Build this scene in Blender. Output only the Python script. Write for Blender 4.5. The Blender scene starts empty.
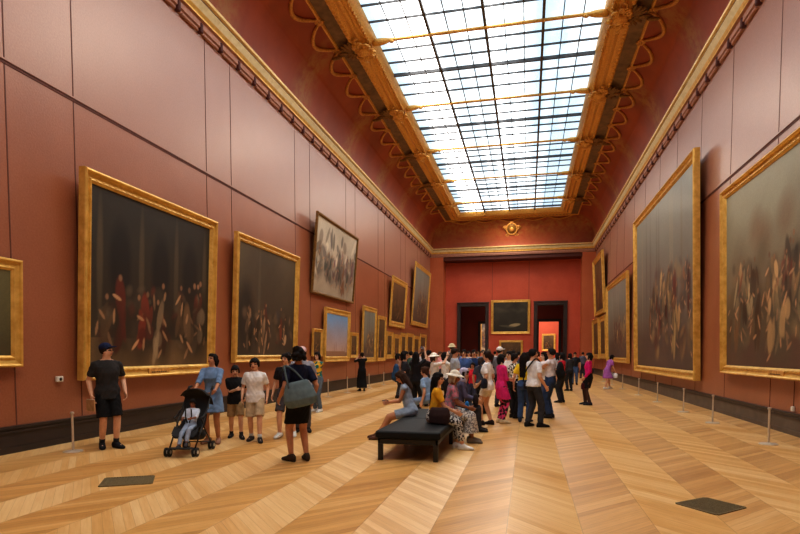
import bpy, math, random
import numpy as np
from math import sin, cos, pi, radians, sqrt
random.seed(7); RNG = np.random.default_rng(7)
SC = bpy.context.scene; COL = SC.collection
# hall dimensions in metres: camera stands over the origin, hall runs along +Y
XL, XR, YB, YE, YR = -8.168, 5.145, -6.0, 46.85, 48.35
XC = (XL + XR) / 2
V = lambda *a: np.array(a, float)
def nrm(v): return v / (np.linalg.norm(v) + 1e-12)

# ------------------------------------------------------------------ materials
MATS = {}
def newmat(name):
    m = bpy.data.materials.new(name); m.use_nodes = True
    nt = m.node_tree; b = nt.nodes['Principled BSDF']
    return m, nt, b
def N(nt, t, **kw):
    n = nt.nodes.new(t)
    for k, v in kw.items():
        if k.startswith('i_'):
            key = k[2:]; key = int(key) if key.isdigit() else key
            n.inputs[key].default_value = v
        else: setattr(n, k, v)
    return n
def math_(nt, op, a, b=None, c=None):
    n = nt.nodes.new('ShaderNodeMath'); n.operation = op
    for i, x in enumerate((a, b, c)):
        if x is None: continue
        if isinstance(x, (int, float)): n.inputs[i].default_value = x
        else: nt.links.new(x, n.inputs[i])
    return n.outputs[0]
def mixc(nt, fac, a, b, mode='MIX'):
    n = nt.nodes.new('ShaderNodeMix'); n.data_type = 'RGBA'; n.blend_type = mode
    for s, x in ((n.inputs[0], fac), (n.inputs[6], a), (n.inputs[7], b)):
        if isinstance(x, (int, float)): s.default_value = x
        elif isinstance(x, tuple): s.default_value = (*x[:3], 1)
        else: nt.links.new(x, s)
    return n.outputs[2]
def ramp(nt, fac, stops):
    n = nt.nodes.new('ShaderNodeValToRGB'); e = n.color_ramp.elements
    while len(e) < len(stops): e.new(.5)
    for el, (p, c) in zip(e, stops):
        el.position = p; el.color = (*c, 1) if len(c) == 3 else c
    nt.links.new(fac, n.inputs[0]); return n.outputs[0]
def srgb(r, g, b):
    f = lambda c: ((c / 255 + .055) / 1.055) ** 2.4 if c > 10 else c / 3294.
    return (f(r), f(g), f(b))
def noise(nt, scale, detail=3, rough=.5, vec=None, out=0):
    n = N(nt, 'ShaderNodeTexNoise', i_Scale=scale, i_Detail=detail, i_Roughness=rough)
    if vec is None:
        vec = N(nt, 'ShaderNodeTexCoord').outputs['Object']
    nt.links.new(vec, n.inputs['Vector']); return n.outputs[out]
def bump(nt, b, h, strength=.2, dist=.01):
    n = N(nt, 'ShaderNodeBump', i_Strength=strength, i_Distance=dist)
    nt.links.new(h, n.inputs['Height']); nt.links.new(n.outputs[0], b.inputs['Normal'])
def simple(name, col, rough=.6, metal=0., var=.15, scale=8., bmp=.15, spec=.5, stretch=None):
    if name in MATS: return MATS[name]
    m, nt, b = newmat(name)
    vec = None
    if stretch:
        mp = N(nt, 'ShaderNodeMapping'); mp.inputs['Scale'].default_value = stretch
        nt.links.new(N(nt, 'ShaderNodeTexCoord').outputs['Object'], mp.inputs[0]); vec = mp.outputs[0]
    f = noise(nt, scale, vec=vec)
    dk = tuple(c * (1 - var) for c in col); lt = tuple(min(1, c * (1 + var)) for c in col)
    c = ramp(nt, f, [(.3, dk), (.7, lt)]); nt.links.new(c, b.inputs['Base Color'])
    b.inputs['Roughness'].default_value = rough; b.inputs['Metallic'].default_value = metal
    b.inputs['Specular IOR Level'].default_value = spec
    if bmp: bump(nt, b, f, bmp, .01)
    MATS[name] = m; return m

def wall_mat(name, col, col2, rough, spec):
    m, nt, b = newmat(name)
    f = noise(nt, .8, 5, .6); g = noise(nt, 30, 3, .6)
    c = ramp(nt, f, [(.3, col), (.7, col2)])
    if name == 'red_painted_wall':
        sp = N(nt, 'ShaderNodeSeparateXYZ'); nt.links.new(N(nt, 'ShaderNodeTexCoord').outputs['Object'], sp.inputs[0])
        c = mixc(nt, math_(nt, 'MULTIPLY', math_(nt, 'GREATER_THAN', sp.outputs[2], 6.28), .55), c, srgb(172, 128, 112))  # upper wall greyed in the colour to imitate skylight sheen
    c = mixc(nt, .10, c, ramp(nt, g, [(.35, (.08, .03, .02)), (.65, (.5, .28, .2))]))
    nt.links.new(c, b.inputs['Base Color'])
    b.inputs['Roughness'].default_value = rough; b.inputs['Specular IOR Level'].default_value = spec
    bump(nt, b, g, .25, .01)
    return m
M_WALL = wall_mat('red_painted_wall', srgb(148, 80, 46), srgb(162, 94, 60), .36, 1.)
M_ENDWALL = wall_mat('bright_red_wall', srgb(190, 76, 50), srgb(204, 88, 60), .6, .3)
M_PIER = wall_mat('orange_red_wall', srgb(186, 96, 56), srgb(196, 106, 64), .6, .3)
M_JOINT = simple('dark_joint', srgb(98, 54, 44), .7)
M_BASE = simple('dark_skirting', srgb(46, 34, 30), .45, var=.2, scale=3)
M_BASE2 = simple('grey_skirting', srgb(84, 72, 62), .45, var=.25, scale=3)

def gold_mat(name, c1, c2, rough=.38, metal=.65, scale=14., bm=.35):
    m, nt, b = newmat(name)
    f = noise(nt, scale, 4, .6); c = ramp(nt, f, [(.3, c1), (.68, c2)])
    nt.links.new(c, b.inputs['Base Color'])
    b.inputs['Roughness'].default_value = rough; b.inputs['Metallic'].default_value = metal
    bump(nt, b, f, bm, .02); return m
M_GOLD = gold_mat('gilt_frame', srgb(206, 158, 70), srgb(240, 200, 108), .36, .4, 5., .08)
M_GOLD_D = gold_mat('old_gilt', srgb(186, 130, 60), srgb(230, 176, 96), .5, .2)
M_GOLD_P = gold_mat('pale_gilt', srgb(214, 200, 150), srgb(232, 220, 178), .6, .05, 6, .1)
M_GOLD_B = gold_mat('bright_gilt', srgb(236, 208, 140), srgb(252, 232, 176), .4, .3, 6, .1)
M_SKYGOLD = gold_mat('skylight_gilt', srgb(206, 148, 66), srgb(250, 200, 104), .4, .25, 22, .15)
M_OLIVE = simple('olive_band', srgb(124, 100, 72), .6, var=.3, scale=4)
M_BRONZE = simple('dark_bronze', srgb(130, 94, 44), .5, .2, var=.4, scale=20)
M_PINKTRIM = simple('pink_stone_trim', srgb(176, 128, 110), .6)
M_DARKTRIM = simple('dark_red_shadow_trim', srgb(82, 34, 28), .7)

def cove_mat():
    m, nt, b = newmat('red_cove_with_gilding')
    tc = N(nt, 'ShaderNodeTexCoord').outputs['Object']
    sp = N(nt, 'ShaderNodeSeparateXYZ'); nt.links.new(tc, sp.inputs[0])
    base = ramp(nt, noise(nt, .5, 5, .6), [(.3, srgb(132, 54, 30)), (.7, srgb(168, 76, 42))])
    y = math_(nt, 'DIVIDE', math_(nt, 'SUBTRACT', sp.outputs[1], 40.6 - 5.35 * 12), 5.35)
    fr = math_(nt, 'ABSOLUTE', math_(nt, 'SUBTRACT', math_(nt, 'FRACT', math_(nt, 'ADD', y, .5)), .5))
    near = math_(nt, 'SUBTRACT', 1., math_(nt, 'MULTIPLY', fr, 5.5)); near = math_(nt, 'MAXIMUM', near, 0.)
    n1 = noise(nt, 3.2, 6, .7)
    k = math_(nt, 'MULTIPLY', math_(nt, 'MULTIPLY', near, math_(nt, 'MAXIMUM', math_(nt, 'SUBTRACT', n1, .38), 0.)), 5.)
    k = math_(nt, 'MINIMUM', k, .75)
    c = mixc(nt, k, base, srgb(168, 118, 62))
    nt.links.new(c, b.inputs['Base Color']); b.inputs['Roughness'].default_value = .55
    return m
M_COVE = cove_mat()

def floor_mat():
    m, nt, b = newmat('oak_chevron_parquet')
    tc = N(nt, 'ShaderNodeTexCoord').outputs['Object']
    sp = N(nt, 'ShaderNodeSeparateXYZ'); nt.links.new(tc, sp.inputs[0])
    x, y = sp.outputs[0], sp.outputs[1]
    bx = math_(nt, 'DIVIDE', math_(nt, 'SUBTRACT', x, .5 - .675 * 40), .675)
    bi = math_(nt, 'FLOOR', bx)
    par = math_(nt, 'SUBTRACT', 1., math_(nt, 'MULTIPLY', 2., math_(nt, 'MODULO', bi, 2.)))   # +1 / -1
    v = math_(nt, 'SUBTRACT', y, math_(nt, 'MULTIPLY', math_(nt, 'MULTIPLY', x, 1.1), par))
    bd = math_(nt, 'DIVIDE', v, .135); di = math_(nt, 'FLOOR', bd)
    cv = N(nt, 'ShaderNodeCombineXYZ'); nt.links.new(bi, cv.inputs[0]); nt.links.new(di, cv.inputs[1])
    wn = N(nt, 'ShaderNodeTexWhiteNoise'); nt.links.new(cv.outputs[0], wn.inputs['Vector'])
    # grain along the board
    gv = N(nt, 'ShaderNodeCombineXYZ')
    nt.links.new(math_(nt, 'MULTIPLY', v, 22.), gv.inputs[0])
    nt.links.new(math_(nt, 'MULTIPLY', math_(nt, 'ADD', y, math_(nt, 'MULTIPLY', x, par)), 1.2), gv.inputs[1])
    nt.links.new(bi, gv.inputs[2])
    gr = noise(nt, 1., 4, .6, gv.outputs[0])
    pc = N(nt, 'ShaderNodeCombineXYZ')
    nt.links.new(bi, pc.inputs[0]); nt.links.new(math_(nt, 'MULTIPLY', v, .55), pc.inputs[1])
    patch = noise(nt, 1.7, 2, .5, pc.outputs[0])
    tone = math_(nt, 'ADD', math_(nt, 'ADD', math_(nt, 'MULTIPLY', wn.outputs['Value'], .24), math_(nt, 'MULTIPLY', gr, .5)), math_(nt, 'MULTIPLY', patch, .5))
    tone = math_(nt, 'SUBTRACT', tone, math_(nt, 'MULTIPLY', par, .09))  # band direction bakes the grain-dependent sheen into the board tone
    c = ramp(nt, tone, [(.28, srgb(172, 120, 62)), (.6, srgb(212, 162, 94)), (.95, srgb(236, 200, 142))])
    edge = math_(nt, 'ABSOLUTE', math_(nt, 'SUBTRACT', math_(nt, 'FRACT', bd), .5))
    ed = math_(nt, 'MULTIPLY', math_(nt, 'GREATER_THAN', edge, .482), .35)
    be = math_(nt, 'ABSOLUTE', math_(nt, 'SUBTRACT', math_(nt, 'FRACT', bx), .5))
    ed = math_(nt, 'MAXIMUM', ed, math_(nt, 'MULTIPLY', math_(nt, 'GREATER_THAN', be, .495), .4))
    c = mixc(nt, ed, c, srgb(96, 58, 26))
    nt.links.new(c, b.inputs['Base Color'])
    tv = N(nt, 'ShaderNodeCombineXYZ'); nt.links.new(math_(nt, 'MULTIPLY', par, 1.), tv.inputs[1]); tv.inputs[0].default_value = 1.
    nt.links.new(tv.outputs[0], b.inputs['Tangent'])
    b.inputs['Anisotropic'].default_value = .7
    b.inputs['Roughness'].default_value = .36; b.inputs['Specular IOR Level'].default_value = .5
    r = math_(nt, 'ADD', math_(nt, 'MULTIPLY', gr, .16), .26); nt.links.new(r, b.inputs['Roughness'])
    bump(nt, b, gr, .08, .004)
    return m
M_FLOOR = floor_mat()

def glass_mat():
    m, nt, b = newmat('backlit_diffusing_glass')
    tc = N(nt, 'ShaderNodeTexCoord').outputs['Object']
    mp = N(nt, 'ShaderNodeMapping'); mp.inputs['Scale'].default_value = (1., .02, 1.); nt.links.new(tc, mp.inputs[0])
    f = noise(nt, .5, 3, .5, mp.outputs[0])
    g = noise(nt, .9, 4, .6)
    f2 = math_(nt, 'ADD', math_(nt, 'MULTIPLY', f, .85), math_(nt, 'MULTIPLY', g, .15))
    c = ramp(nt, f2, [(.42, (.52, .78, .96)), (.5, (.82, .94, 1.)), (.57, (1., 1., .98))])
    st = math_(nt, 'MULTIPLY', ramp(nt, f2, [(.40, (.21,) * 3), (.49, (.30,) * 3), (.55, (1.,) * 3)]), SKY)
    nt.links.new(c, b.inputs['Emission Color']); nt.links.new(st, b.inputs['Emission Strength'])
    b.inputs['Base Color'].default_value = (.6, .65, .7, 1); b.inputs['Roughness'].default_value = .5
    return m
SKY = 4.2; EXPOSURE = .5
M_GLASS = glass_mat()
M_BAR = simple('dark_glazing_bar', srgb(74, 74, 76), .5)
M_BLACKWOOD = simple('dark_brown_door_surround', srgb(52, 38, 36), .5, var=.3, scale=3)
M_STEEL = simple('brushed_steel', srgb(216, 206, 190), .35, .5, .06, 30, .05)
M_BLACK = simple('black_leather', srgb(13, 15, 18), .6, 0, .2, 40, .25, .22)
M_BLKMETAL = simple('black_painted_metal', srgb(12, 12, 13), .4)
M_RUBBER = simple('black_rubber', srgb(14, 14, 14), .7)
M_VENT = simple('dark_grille_metal', srgb(112, 98, 66), .5, .3, .3, 60, .4)
M_WHITE = simple('white_plastic', srgb(215, 210, 200), .4)
def attr_mat(name, rough, spec=.5, coat=0.):
    m, nt, b = newmat(name)
    a = N(nt, 'ShaderNodeAttribute', attribute_name='Col'); n = noise(nt, 60, 2)
    c = mixc(nt, .08, a.outputs['Color'], ramp(nt, n, [(.3, (0, 0, 0)), (.7, (1, 1, 1))]), 'OVERLAY')
    nt.links.new(c, b.inputs['Base Color']); b.inputs['Roughness'].default_value = rough
    b.inputs['Specular IOR Level'].default_value = spec; b.inputs['Coat Weight'].default_value = coat
    b.inputs['Coat Roughness'].default_value = .25
    return m
M_CANVAS = attr_mat('varnished_oil_canvas', .5, .35, .12)
M_SKIN = attr_mat('skin', .55, .35)
def cloth(rgb, pat=None):
    key = 'cloth_%d_%d_%d_%s' % (*rgb, pat or 'plain')
    if key in MATS: return MATS[key]
    c = srgb(*rgb)
    if not pat: return simple(key, c, .85, 0, .18, 12, .3, .2)
    m, nt, b = newmat(key)
    c2 = srgb(*PAT2.get(pat, (230, 230, 230)))
    sc = {'floral': 30, 'dots': 22, 'plaid': 16, 'lace': 40, 'bold': 14, 'tropic': 10, 'stripe': 0}[pat]
    if pat == 'stripe':
        tc = N(nt, 'ShaderNodeTexCoord').outputs['Object']; w = N(nt, 'ShaderNodeTexWave', bands_direction='Z', i_Scale=14.)
        nt.links.new(tc, w.inputs[0]); f = w.outputs['Fac']
    else:
        f = noise(nt, sc, 2, .5)
    col = ramp(nt, f, [(.47, c), (.53, c2)]); nt.links.new(col, b.inputs['Base Color'])
    b.inputs['Roughness'].default_value = .85; MATS[key] = m; return m
PAT2 = {'tropic': (236, 190, 40), 'floral': (205, 205, 200), 'dots': (240, 240, 235), 'plaid': (200, 120, 140), 'lace': (210, 205, 195), 'bold': (220, 60, 120), 'stripe': (20, 20, 24)}

# ------------------------------------------------------------------ mesh kit
class MB:
    def __init__(s): s.v = []; s.f = []; s.m = []; s.n = 0; s.mi = 0
    def add(s, vs, fs):
        vs = np.asarray(vs, float); s.v.append(vs)
        for f in fs: s.f.append(tuple(i + s.n for i in f)); s.m.append(s.mi)
        s.n += len(vs); return s
    def box(s, a, b):
        (x0, y0, z0), (x1, y1, z1) = a, b
        vs = [(x, y, z) for z in (z0, z1) for y in (y0, y1) for x in (x0, x1)]
        return s.add(vs, [(0, 2, 3, 1), (4, 5, 7, 6), (0, 1, 5, 4), (2, 6, 7, 3), (0, 4, 6, 2), (1, 3, 7, 5)])
    def bbox(s, a, b, e=.006):
        """box with chamfered edges"""
        a, b = V(*a), V(*b); c = (a + b) / 2; h = (b - a) / 2; e = min(e, h.min() * .49)
        pts = []; idx = {}
        for sx in (-1, 1):
            for sy in (-1, 1):
                for sz in (-1, 1):
                    S = V(sx, sy, sz)
                    for ax in range(3):
                        p = c + S * (h - e); p[ax] = c[ax] + S[ax] * h[ax]
                        idx[(sx, sy, sz, ax)] = len(pts); pts.append(p)
        F = []
        for ax in range(3):
            u, w = (ax + 1) % 3, (ax + 2) % 3
            for sg in (-1, 1):
                q = []
                for su, sw in ((-1, -1), (1, -1), (1, 1), (-1, 1)):
                    k = [0, 0, 0]; k[ax] = sg; k[u] = su; k[w] = sw; q.append(idx[(*k, ax)])
                F.append(q if sg > 0 else q[::-1])
        for ax in range(3):
            u, w = (ax + 1) % 3, (ax + 2) % 3
            for su in (-1, 1):
                for sw in (-1, 1):
                    def g(sa, t):
                        k = [0, 0, 0]; k[ax] = sa; k[u] = su; k[w] = sw; return idx[(*k, t)]
                    q = [g(-1, u), g(1, u), g(1, w), g(-1, w)]
                    F.append(q if su * sw > 0 else q[::-1])
        for sx in (-1, 1):
            for sy in (-1, 1):
                for sz in (-1, 1):
                    q = [idx[(sx, sy, sz, i)] for i in range(3)]
                    F.append(q if sx * sy * sz > 0 else q[::-1])
        return s.add(pts, F)
    def loft(s, rings, n=14):
        """rings: (centre, axis_a, axis_b) with axes already scaled; closed ends"""
        t = np.arange(n) * 2 * pi / n; vs = []
        for c, a, b in rings: vs.append(np.asarray(c) + np.outer(np.cos(t), a) + np.outer(np.sin(t), b))
        k = len(rings); F = []
        for i in range(k - 1):
            for j in range(n):
                j2 = (j + 1) % n
                F.append((i * n + j, i * n + j2, (i + 1) * n + j2, (i + 1) * n + j))
        F.append(tuple(range(n))[::-1]); F.append(tuple((k - 1) * n + j for j in range(n)))
        return s.add(np.vstack(vs), F)
    def cone(s, p0, r0, p1, r1, n=12, flat=(0, 0)):
        p0, p1 = np.asarray(p0, float), np.asarray(p1, float); d = p1 - p0; L = np.linalg.norm(d)
        d = d / L if L > 1e-6 else V(0, 0, 1)
        a = nrm(np.cross(d, V(0, 0, 1) if abs(d[2]) < .9 else V(1, 0, 0))); b = np.cross(d, a)
        R = []
        if not flat[0]:
            for an in (80, 55, 28): R.append((p0 - d * r0 * sin(radians(an)), r0 * cos(radians(an))))
        R.append((p0, r0)); R.append((p1, r1))
        if not flat[1]:
            for an in (28, 55, 80): R.append((p1 + d * r1 * sin(radians(an)), r1 * cos(radians(an))))
        return s.loft([(c, a * r, b * r) for c, r in R], n)
    def ell(s, c, ax, n=16):
        """ellipsoid; ax = three scaled axis vectors"""
        A, B, C = [np.asarray(q, float) for q in ax]; c = np.asarray(c, float)
        R = []
        for an in (-84, -65, -45, -25, -8, 8, 25, 45, 65, 84):
            R.append((c + C * sin(radians(an)), A * cos(radians(an)), B * cos(radians(an))))
        return s.loft(R, n)
    def tube(s, pts, r, n=8, rr=None):
        pts = [np.asarray(p, float) for p in pts]; R = []; a = None
        for i, p in enumerate(pts):
            d = nrm(pts[min(i + 1, len(pts) - 1)] - pts[max(i - 1, 0)])
            if a is None: a = nrm(np.cross(d, V(0, 0, 1) if abs(d[2]) < .9 else V(1, 0, 0)))
            a = nrm(a - d * (a @ d)); b = np.cross(d, a); q = rr[i] if rr is not None else r
            R.append((p, a * q, b * q))
        return s.loft(R, n)
    def lathe(s, prof, c=(0, 0, 0), n=28):
        return s.loft([(V(c[0], c[1], c[2] + z), V(r, 0, 0), V(0, r, 0)) for r, z in prof], n)
    def prism(s, poly, ext):
        """poly: 3D points ring; ext: extrusion vector"""
        p = np.asarray(poly, float); k = len(p); e = np.asarray(ext, float)
        F = [(i, (i + 1) % k, k + (i + 1) % k, k + i) for i in range(k)] + [tuple(range(k))[::-1], tuple(range(k, 2 * k))]
        return s.add(np.vstack([p, p + e]), F)
    def mesh(s, name):
        me = bpy.data.meshes.new(name); me.from_pydata(np.vstack(s.v).tolist(), [], s.f); 
        me.polygons.foreach_set('material_index', s.m); me.update(); return me
    def verts(s): return np.vstack(s.v)

def link(name, me, mats, parent=None, smooth=False, fix=True):
    o = bpy.data.objects.new(name, me); COL.objects.link(o)
    for m in (mats if isinstance(mats, (list, tuple)) else [mats]): me.materials.append(m)
    if fix:
        import bmesh
        bm = bmesh.new(); bm.from_mesh(me); bmesh.ops.recalc_face_normals(bm, faces=bm.faces); bm.to_mesh(me); bm.free()
    if smooth: me.shade_smooth() if smooth is True else me.set_sharp_from_angle(angle=radians(smooth))
    if parent: o.parent = parent
    return o
def obj(name, mb, mats, parent=None, smooth=False, fix=True): return link(name, mb.mesh(name), mats, parent, smooth, fix)
def tag(o, label=None, cat=None, group=None, kind=None):
    for k, v in (('label', label), ('category', cat), ('group', group), ('kind', kind)):
        if v: o[k] = v
    return o
def empty(name, loc=(0, 0, 0), rz=0., label=None, cat=None, group=None):
    o = bpy.data.objects.new(name, None); COL.objects.link(o); o.location = loc; o.rotation_euler = (0, 0, rz); o.empty_display_size = .2
    return tag(o, label, cat, group)
TMP = bpy.data.scenes.new('scratch')
def remesh(mb, vox, it=2, fac=.5):
    me = mb.mesh('t'); o = bpy.data.objects.new('t', me); TMP.collection.objects.link(o)
    md = o.modifiers.new('r', 'REMESH'); md.mode = 'VOXEL'; md.voxel_size = vox; md.use_smooth_shade = True
    if it:
        sm = o.modifiers.new('s', 'SMOOTH'); sm.iterations = it; sm.factor = fac
    vl = TMP.view_layers[0]; vl.update(); dg = vl.depsgraph
    out = bpy.data.meshes.new_from_object(o.evaluated_get(dg), depsgraph=dg)
    bpy.data.objects.remove(o); bpy.data.meshes.remove(me)
    return out
def getv(me):
    a = np.empty(len(me.vertices) * 3, np.float32); me.vertices.foreach_get('co', a); return a.reshape(-1, 3)
def setv(me, a): me.vertices.foreach_set('co', a.astype(np.float32).ravel()); me.update()
def setcol(me, c):
    at = me.color_attributes.new('Col', 'FLOAT_COLOR', 'POINT'); rgba = np.ones((len(c), 4), np.float32); rgba[:, :3] = c
    at.data.foreach_set('color', rgba.ravel())

# ------------------------------------------------------------------ building shell
def struct(name, mb, mats, smooth=False, fix=True, parent=None):
    o = obj(name, mb, mats, parent, smooth, fix)
    if parent is None: o['kind'] = 'structure'
    return o
def quadwall(mb, p, u, v, nu, nv):
    p, u, v = V(*p), V(*u), V(*v)
    vs = [p + u * i / nu + v * j / nv for j in range(nv + 1) for i in range(nu + 1)]
    return mb.add(vs, [(j * (nu + 1) + i, j * (nu + 1) + i + 1, (j + 1) * (nu + 1) + i + 1, (j + 1) * (nu + 1) + i) for j in range(nv) for i in range(nu)])
m = MB(); m.box((-16, YB, -.2), (14, 74, 0)); struct('floor', m, M_FLOOR)
ZW = 10.4
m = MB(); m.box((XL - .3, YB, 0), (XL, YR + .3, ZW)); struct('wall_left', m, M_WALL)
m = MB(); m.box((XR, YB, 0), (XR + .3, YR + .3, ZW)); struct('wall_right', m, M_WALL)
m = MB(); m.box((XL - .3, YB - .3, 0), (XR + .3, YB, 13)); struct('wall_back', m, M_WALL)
# end wall, recessed behind the two piers, with two doorways
DL, DR = (-5.72, -3.62), (.72, 2.82); DH = 5.62; YT = .35
m = MB()
for x0, x1 in ((XL, DL[0]), (DL[1], DR[0]), (DR[1], XR)): m.box((x0, YR, 0), (x1, YR + YT, DH))
m.box((XL, YR, DH), (XR, YR + YT, 10.0))
struct('wall_end', m, M_ENDWALL)
PI_L, PI_R = -7.05, 4.13
m = MB(); m.box((XL, YE, 0), (PI_L, YR, 9.7)); m.box((PI_R, YE, 0), (XR, YR, 9.7)); struct('wall_piers', m, M_PIER)
m = MB(); m.box((PI_L, YE + .1, 9.38), (PI_R, YR, 9.75)); m.box((XL, YE, 9.7), (XR, YR + .3, 10.4)); struct('trim_7', m, M_DARKTRIM)
# panel joints on the side walls
for nm, X, sg, ys in (('trim_1', XL, 1, [-3.7, -2.3, 1.9, 3.3, 7.45, 8.83, 13.17, 14.41, 18.8, 20.2, 24.5, 25.9, 30.1, 31.5, 35.7, 37.1, 41.3, 42.7]),
                      ('trim_2', XR, -1, [2.4, 5.2, 8.0, 10.8, 13.6, 16.5, 19.2, 22.1, 24.8, 27.7, 30.4, 33.3, 36., 38.9, 41.6, 44.5])):
    m = MB()
    for y in ys: m.box((min(X, X + sg * .006), y - .01, .45), (max(X, X + sg * .006), y + .01, 9.7))
    m.mi = 1
    m.box((min(X, X + sg * .03), YB, 6.27), (max(X, X + sg * .03), YE, 6.30)); m.mi = 0
    m.box((min(X, X + sg * .012), YB, 6.22), (max(X, X + sg * .012), YE, 6.27))
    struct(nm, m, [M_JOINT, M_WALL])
m = MB()
for x in (-3.05, -.0): m.box((x - .015, YR - .006, 6.15), (x + .015, YR, 9.3))
struct('trim_8', m, M_JOINT)
# skirting boards
def skirt(name, X, sg):
    m = MB(); a = lambda o: X + sg * o
    for (o, z0, z1, mi) in ((.05, 0, .10, 1), (.035, .10, .33, 1), (.055, .33, .37, 0), (.045, .37, .40, 1), (.07, .40, .44, 0)):
        m.mi = mi; m.box((min(X, a(o)), YB, z0), (max(X, a(o)), YE, z1))
    return m
struct('baseboard_left', skirt('l', XL, 1), [M_BASE, M_BASE])
struct('baseboard_right', skirt('r', XR, -1), [M_BASE, M_BASE2])
m = MB()
for x0, x1 in ((PI_L, DL[0] - .3), (DL[1] + .3, DR[0] - .3), (DR[1] + .3, PI_R)): m.box((x0, YR - .05, 0), (x1, YR, .42))
m.box((XL, YE - .05, 0), (PI_L + .05, YE, .42)); m.box((PI_R - .05, YE - .05, 0), (XR, YE, .42))
struct('baseboard_end', m, M_BASE)
# door surrounds of the two end doorways
for i, (a, b) in enumerate((DL, DR)):
    m = MB(); y0, y1 = YR - .12, YR + YT + .05
    for s_ in (-1, 1):
        x = a if s_ < 0 else b
        m.bbox((min(x, x + s_ * .3), y0, 0), (max(x, x + s_ * .3), y1, DH + .3), .02)
        m.bbox((min(x + s_ * .06, x + s_ * .13), y0 - .04, 0), (max(x + s_ * .06, x + s_ * .13), y0, DH + .13), .01)
        m.bbox((min(x + s_ * .22, x + s_ * .3), y0 - .06, 0), (max(x + s_ * .22, x + s_ * .3), y0, DH + .3), .01)
    m.bbox((a, y0, DH), (b, y1, DH + .3), .02); m.bbox((a - .13, y0 - .04, DH + .06), (b + .13, y0, DH + .13), .01); m.bbox((a - .34, y0 - .08, DH + .26), (b + .34, y0, DH + .36), .02)
    struct('door_%d' % (i + 1), m, M_BLACKWOOD)
# rooms beyond the doorways
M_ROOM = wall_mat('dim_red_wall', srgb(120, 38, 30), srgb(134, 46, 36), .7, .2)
m = MB()
for x0, x1, z0, z1 in ((XL - 4, -4.75, 0, 8), (-3.75, 1.0, 0, 8), (2.9, XR + 4, 0, 8), (-4.75, -3.75, 4.6, 8), (1.0, 2.9, 4.75, 8)): m.box((x0, 57, z0), (x1, 57.3, z1))
struct('wall_second_room', m, M_ROOM)
m = MB(); m.box((XL - 4, 48.7, 0), (XL - 3.7, 57, 8)); m.box((XR + 3.7, 48.7, 0), (XR + 4, 57, 8)); m.box((XL - 4, YR + .3, 8), (XR + 4, 57.3, 8.3)); struct('ceiling_second_room', m, M_ROOM)
m = MB(); m.box((XL - 5, 68, 0), (XR + 6, 68.3, 9)); struct('wall_third_room', m, M_ENDWALL)
m = MB()
for a, b, h in ((-4.75, -3.75, 4.6), (1.0, 2.9, 4.75)):
    m.bbox((a - .22, 56.9, 0), (a, 57.4, h + .25)); m.bbox((b, 56.9, 0), (b + .22, 57.4, h + .25)); m.bbox((a, 56.9, h), (b, 57.4, h + .25))
struct('door_3', m, M_BLACKWOOD)

# ------------------------------------------------------------------ rings swept round the hall: cornice, cove, skylight frame
def sweep(name, prof, mats, mi, smooth=35, sides='LREB', y_end=YE):
    """prof: (offset from wall, z); swept along the four walls with mitred corners"""
    def ring(side, o):
        x0, x1, y0, y1 = XL + o, XR - o, YB + o, y_end - o
        return {'L': (V(x0, y0, 0), V(x0, y1, 0)), 'R': (V(x1, y1, 0), V(x1, y0, 0)), 'E': (V(x0, y1, 0), V(x1, y1, 0)), 'B': (V(x1, y0, 0), V(x0, y0, 0))}[side]
    m = MB()
    for sd in sides:
        vs = []; 
        for o, z in prof:
            a, b = ring(sd, o); vs += [a + V(0, 0, z), b + V(0, 0, z)]
        for i in range(len(prof) - 1):
            m.mi = mi[i] if not isinstance(mi, int) else mi
            m.add([vs[2 * i], vs[2 * i + 1], vs[2 * i + 3], vs[2 * i + 2]], [(0, 1, 2, 3)])
    import bmesh
    me = m.mesh(name); bm = bmesh.new(); bm.from_mesh(me); bmesh.ops.remove_doubles(bm, verts=bm.verts, dist=1e-4)
    bm.to_mesh(me); bm.free()
    return link(name, me, mats, None, smooth, False)
corn = [(0, 9.66), (.05, 9.68), (.05, 9.74), (.10, 9.76), (.10, 9.9), (.17, 9.92), (.17, 9.97), (.19, 10.0), (.21, 10.05), (.30, 10.17), (.31, 10.2), (.30, 10.21), (.30, 10.24), (.37, 10.26), (.385, 10.31), (.36, 10.345), (.12, 10.36)]
cmi = [0, 0, 0, 1, 1, 2, 2, 2, 3, 3, 2, 4, 5, 5, 5, 5]
c_ = sweep('trim_3', corn, [M_PINKTRIM, M_PINKTRIM, M_GOLD, M_GOLD_P, M_DARKTRIM, M_GOLD_B], cmi, 25); c_['kind'] = 'structure'
m = MB()   # brackets under the cornice
for X, sg in ((XL, 1), (XR, -1)):
    y = YB + .3
    while y < YE - .2:
        a, b = X, X + sg * .13
        m.bbox((min(a, b), y - .05, 9.63), (max(a, b), y + .05, 9.88), .02)
        y += .93 if True else 0
struct('trim_4', m, M_DARKTRIM)
m = MB()
for X, sg in ((XL, 1), (XR, -1)):
    y = YB + .3
    while y < YE - .9:
        a, b = X + sg * .01, X + sg * .09
        m.bbox((min(a, b), y + .16, 9.64), (max(a, b), y + .77, 9.7), .02); y += .93
struct('trim_5', m, M_PINKTRIM)
cv = [(.12, 10.34)] + [(1.85 - 1.75 * cos(t), 10.4 + 1.95 * sin(t)) for t in np.linspace(0, pi / 2 * .86, 16)]
o_ = sweep('ceiling', cv, [M_COVE], 0, 60); o_['kind'] = 'structure'
e0, z0 = cv[-1]
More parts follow.
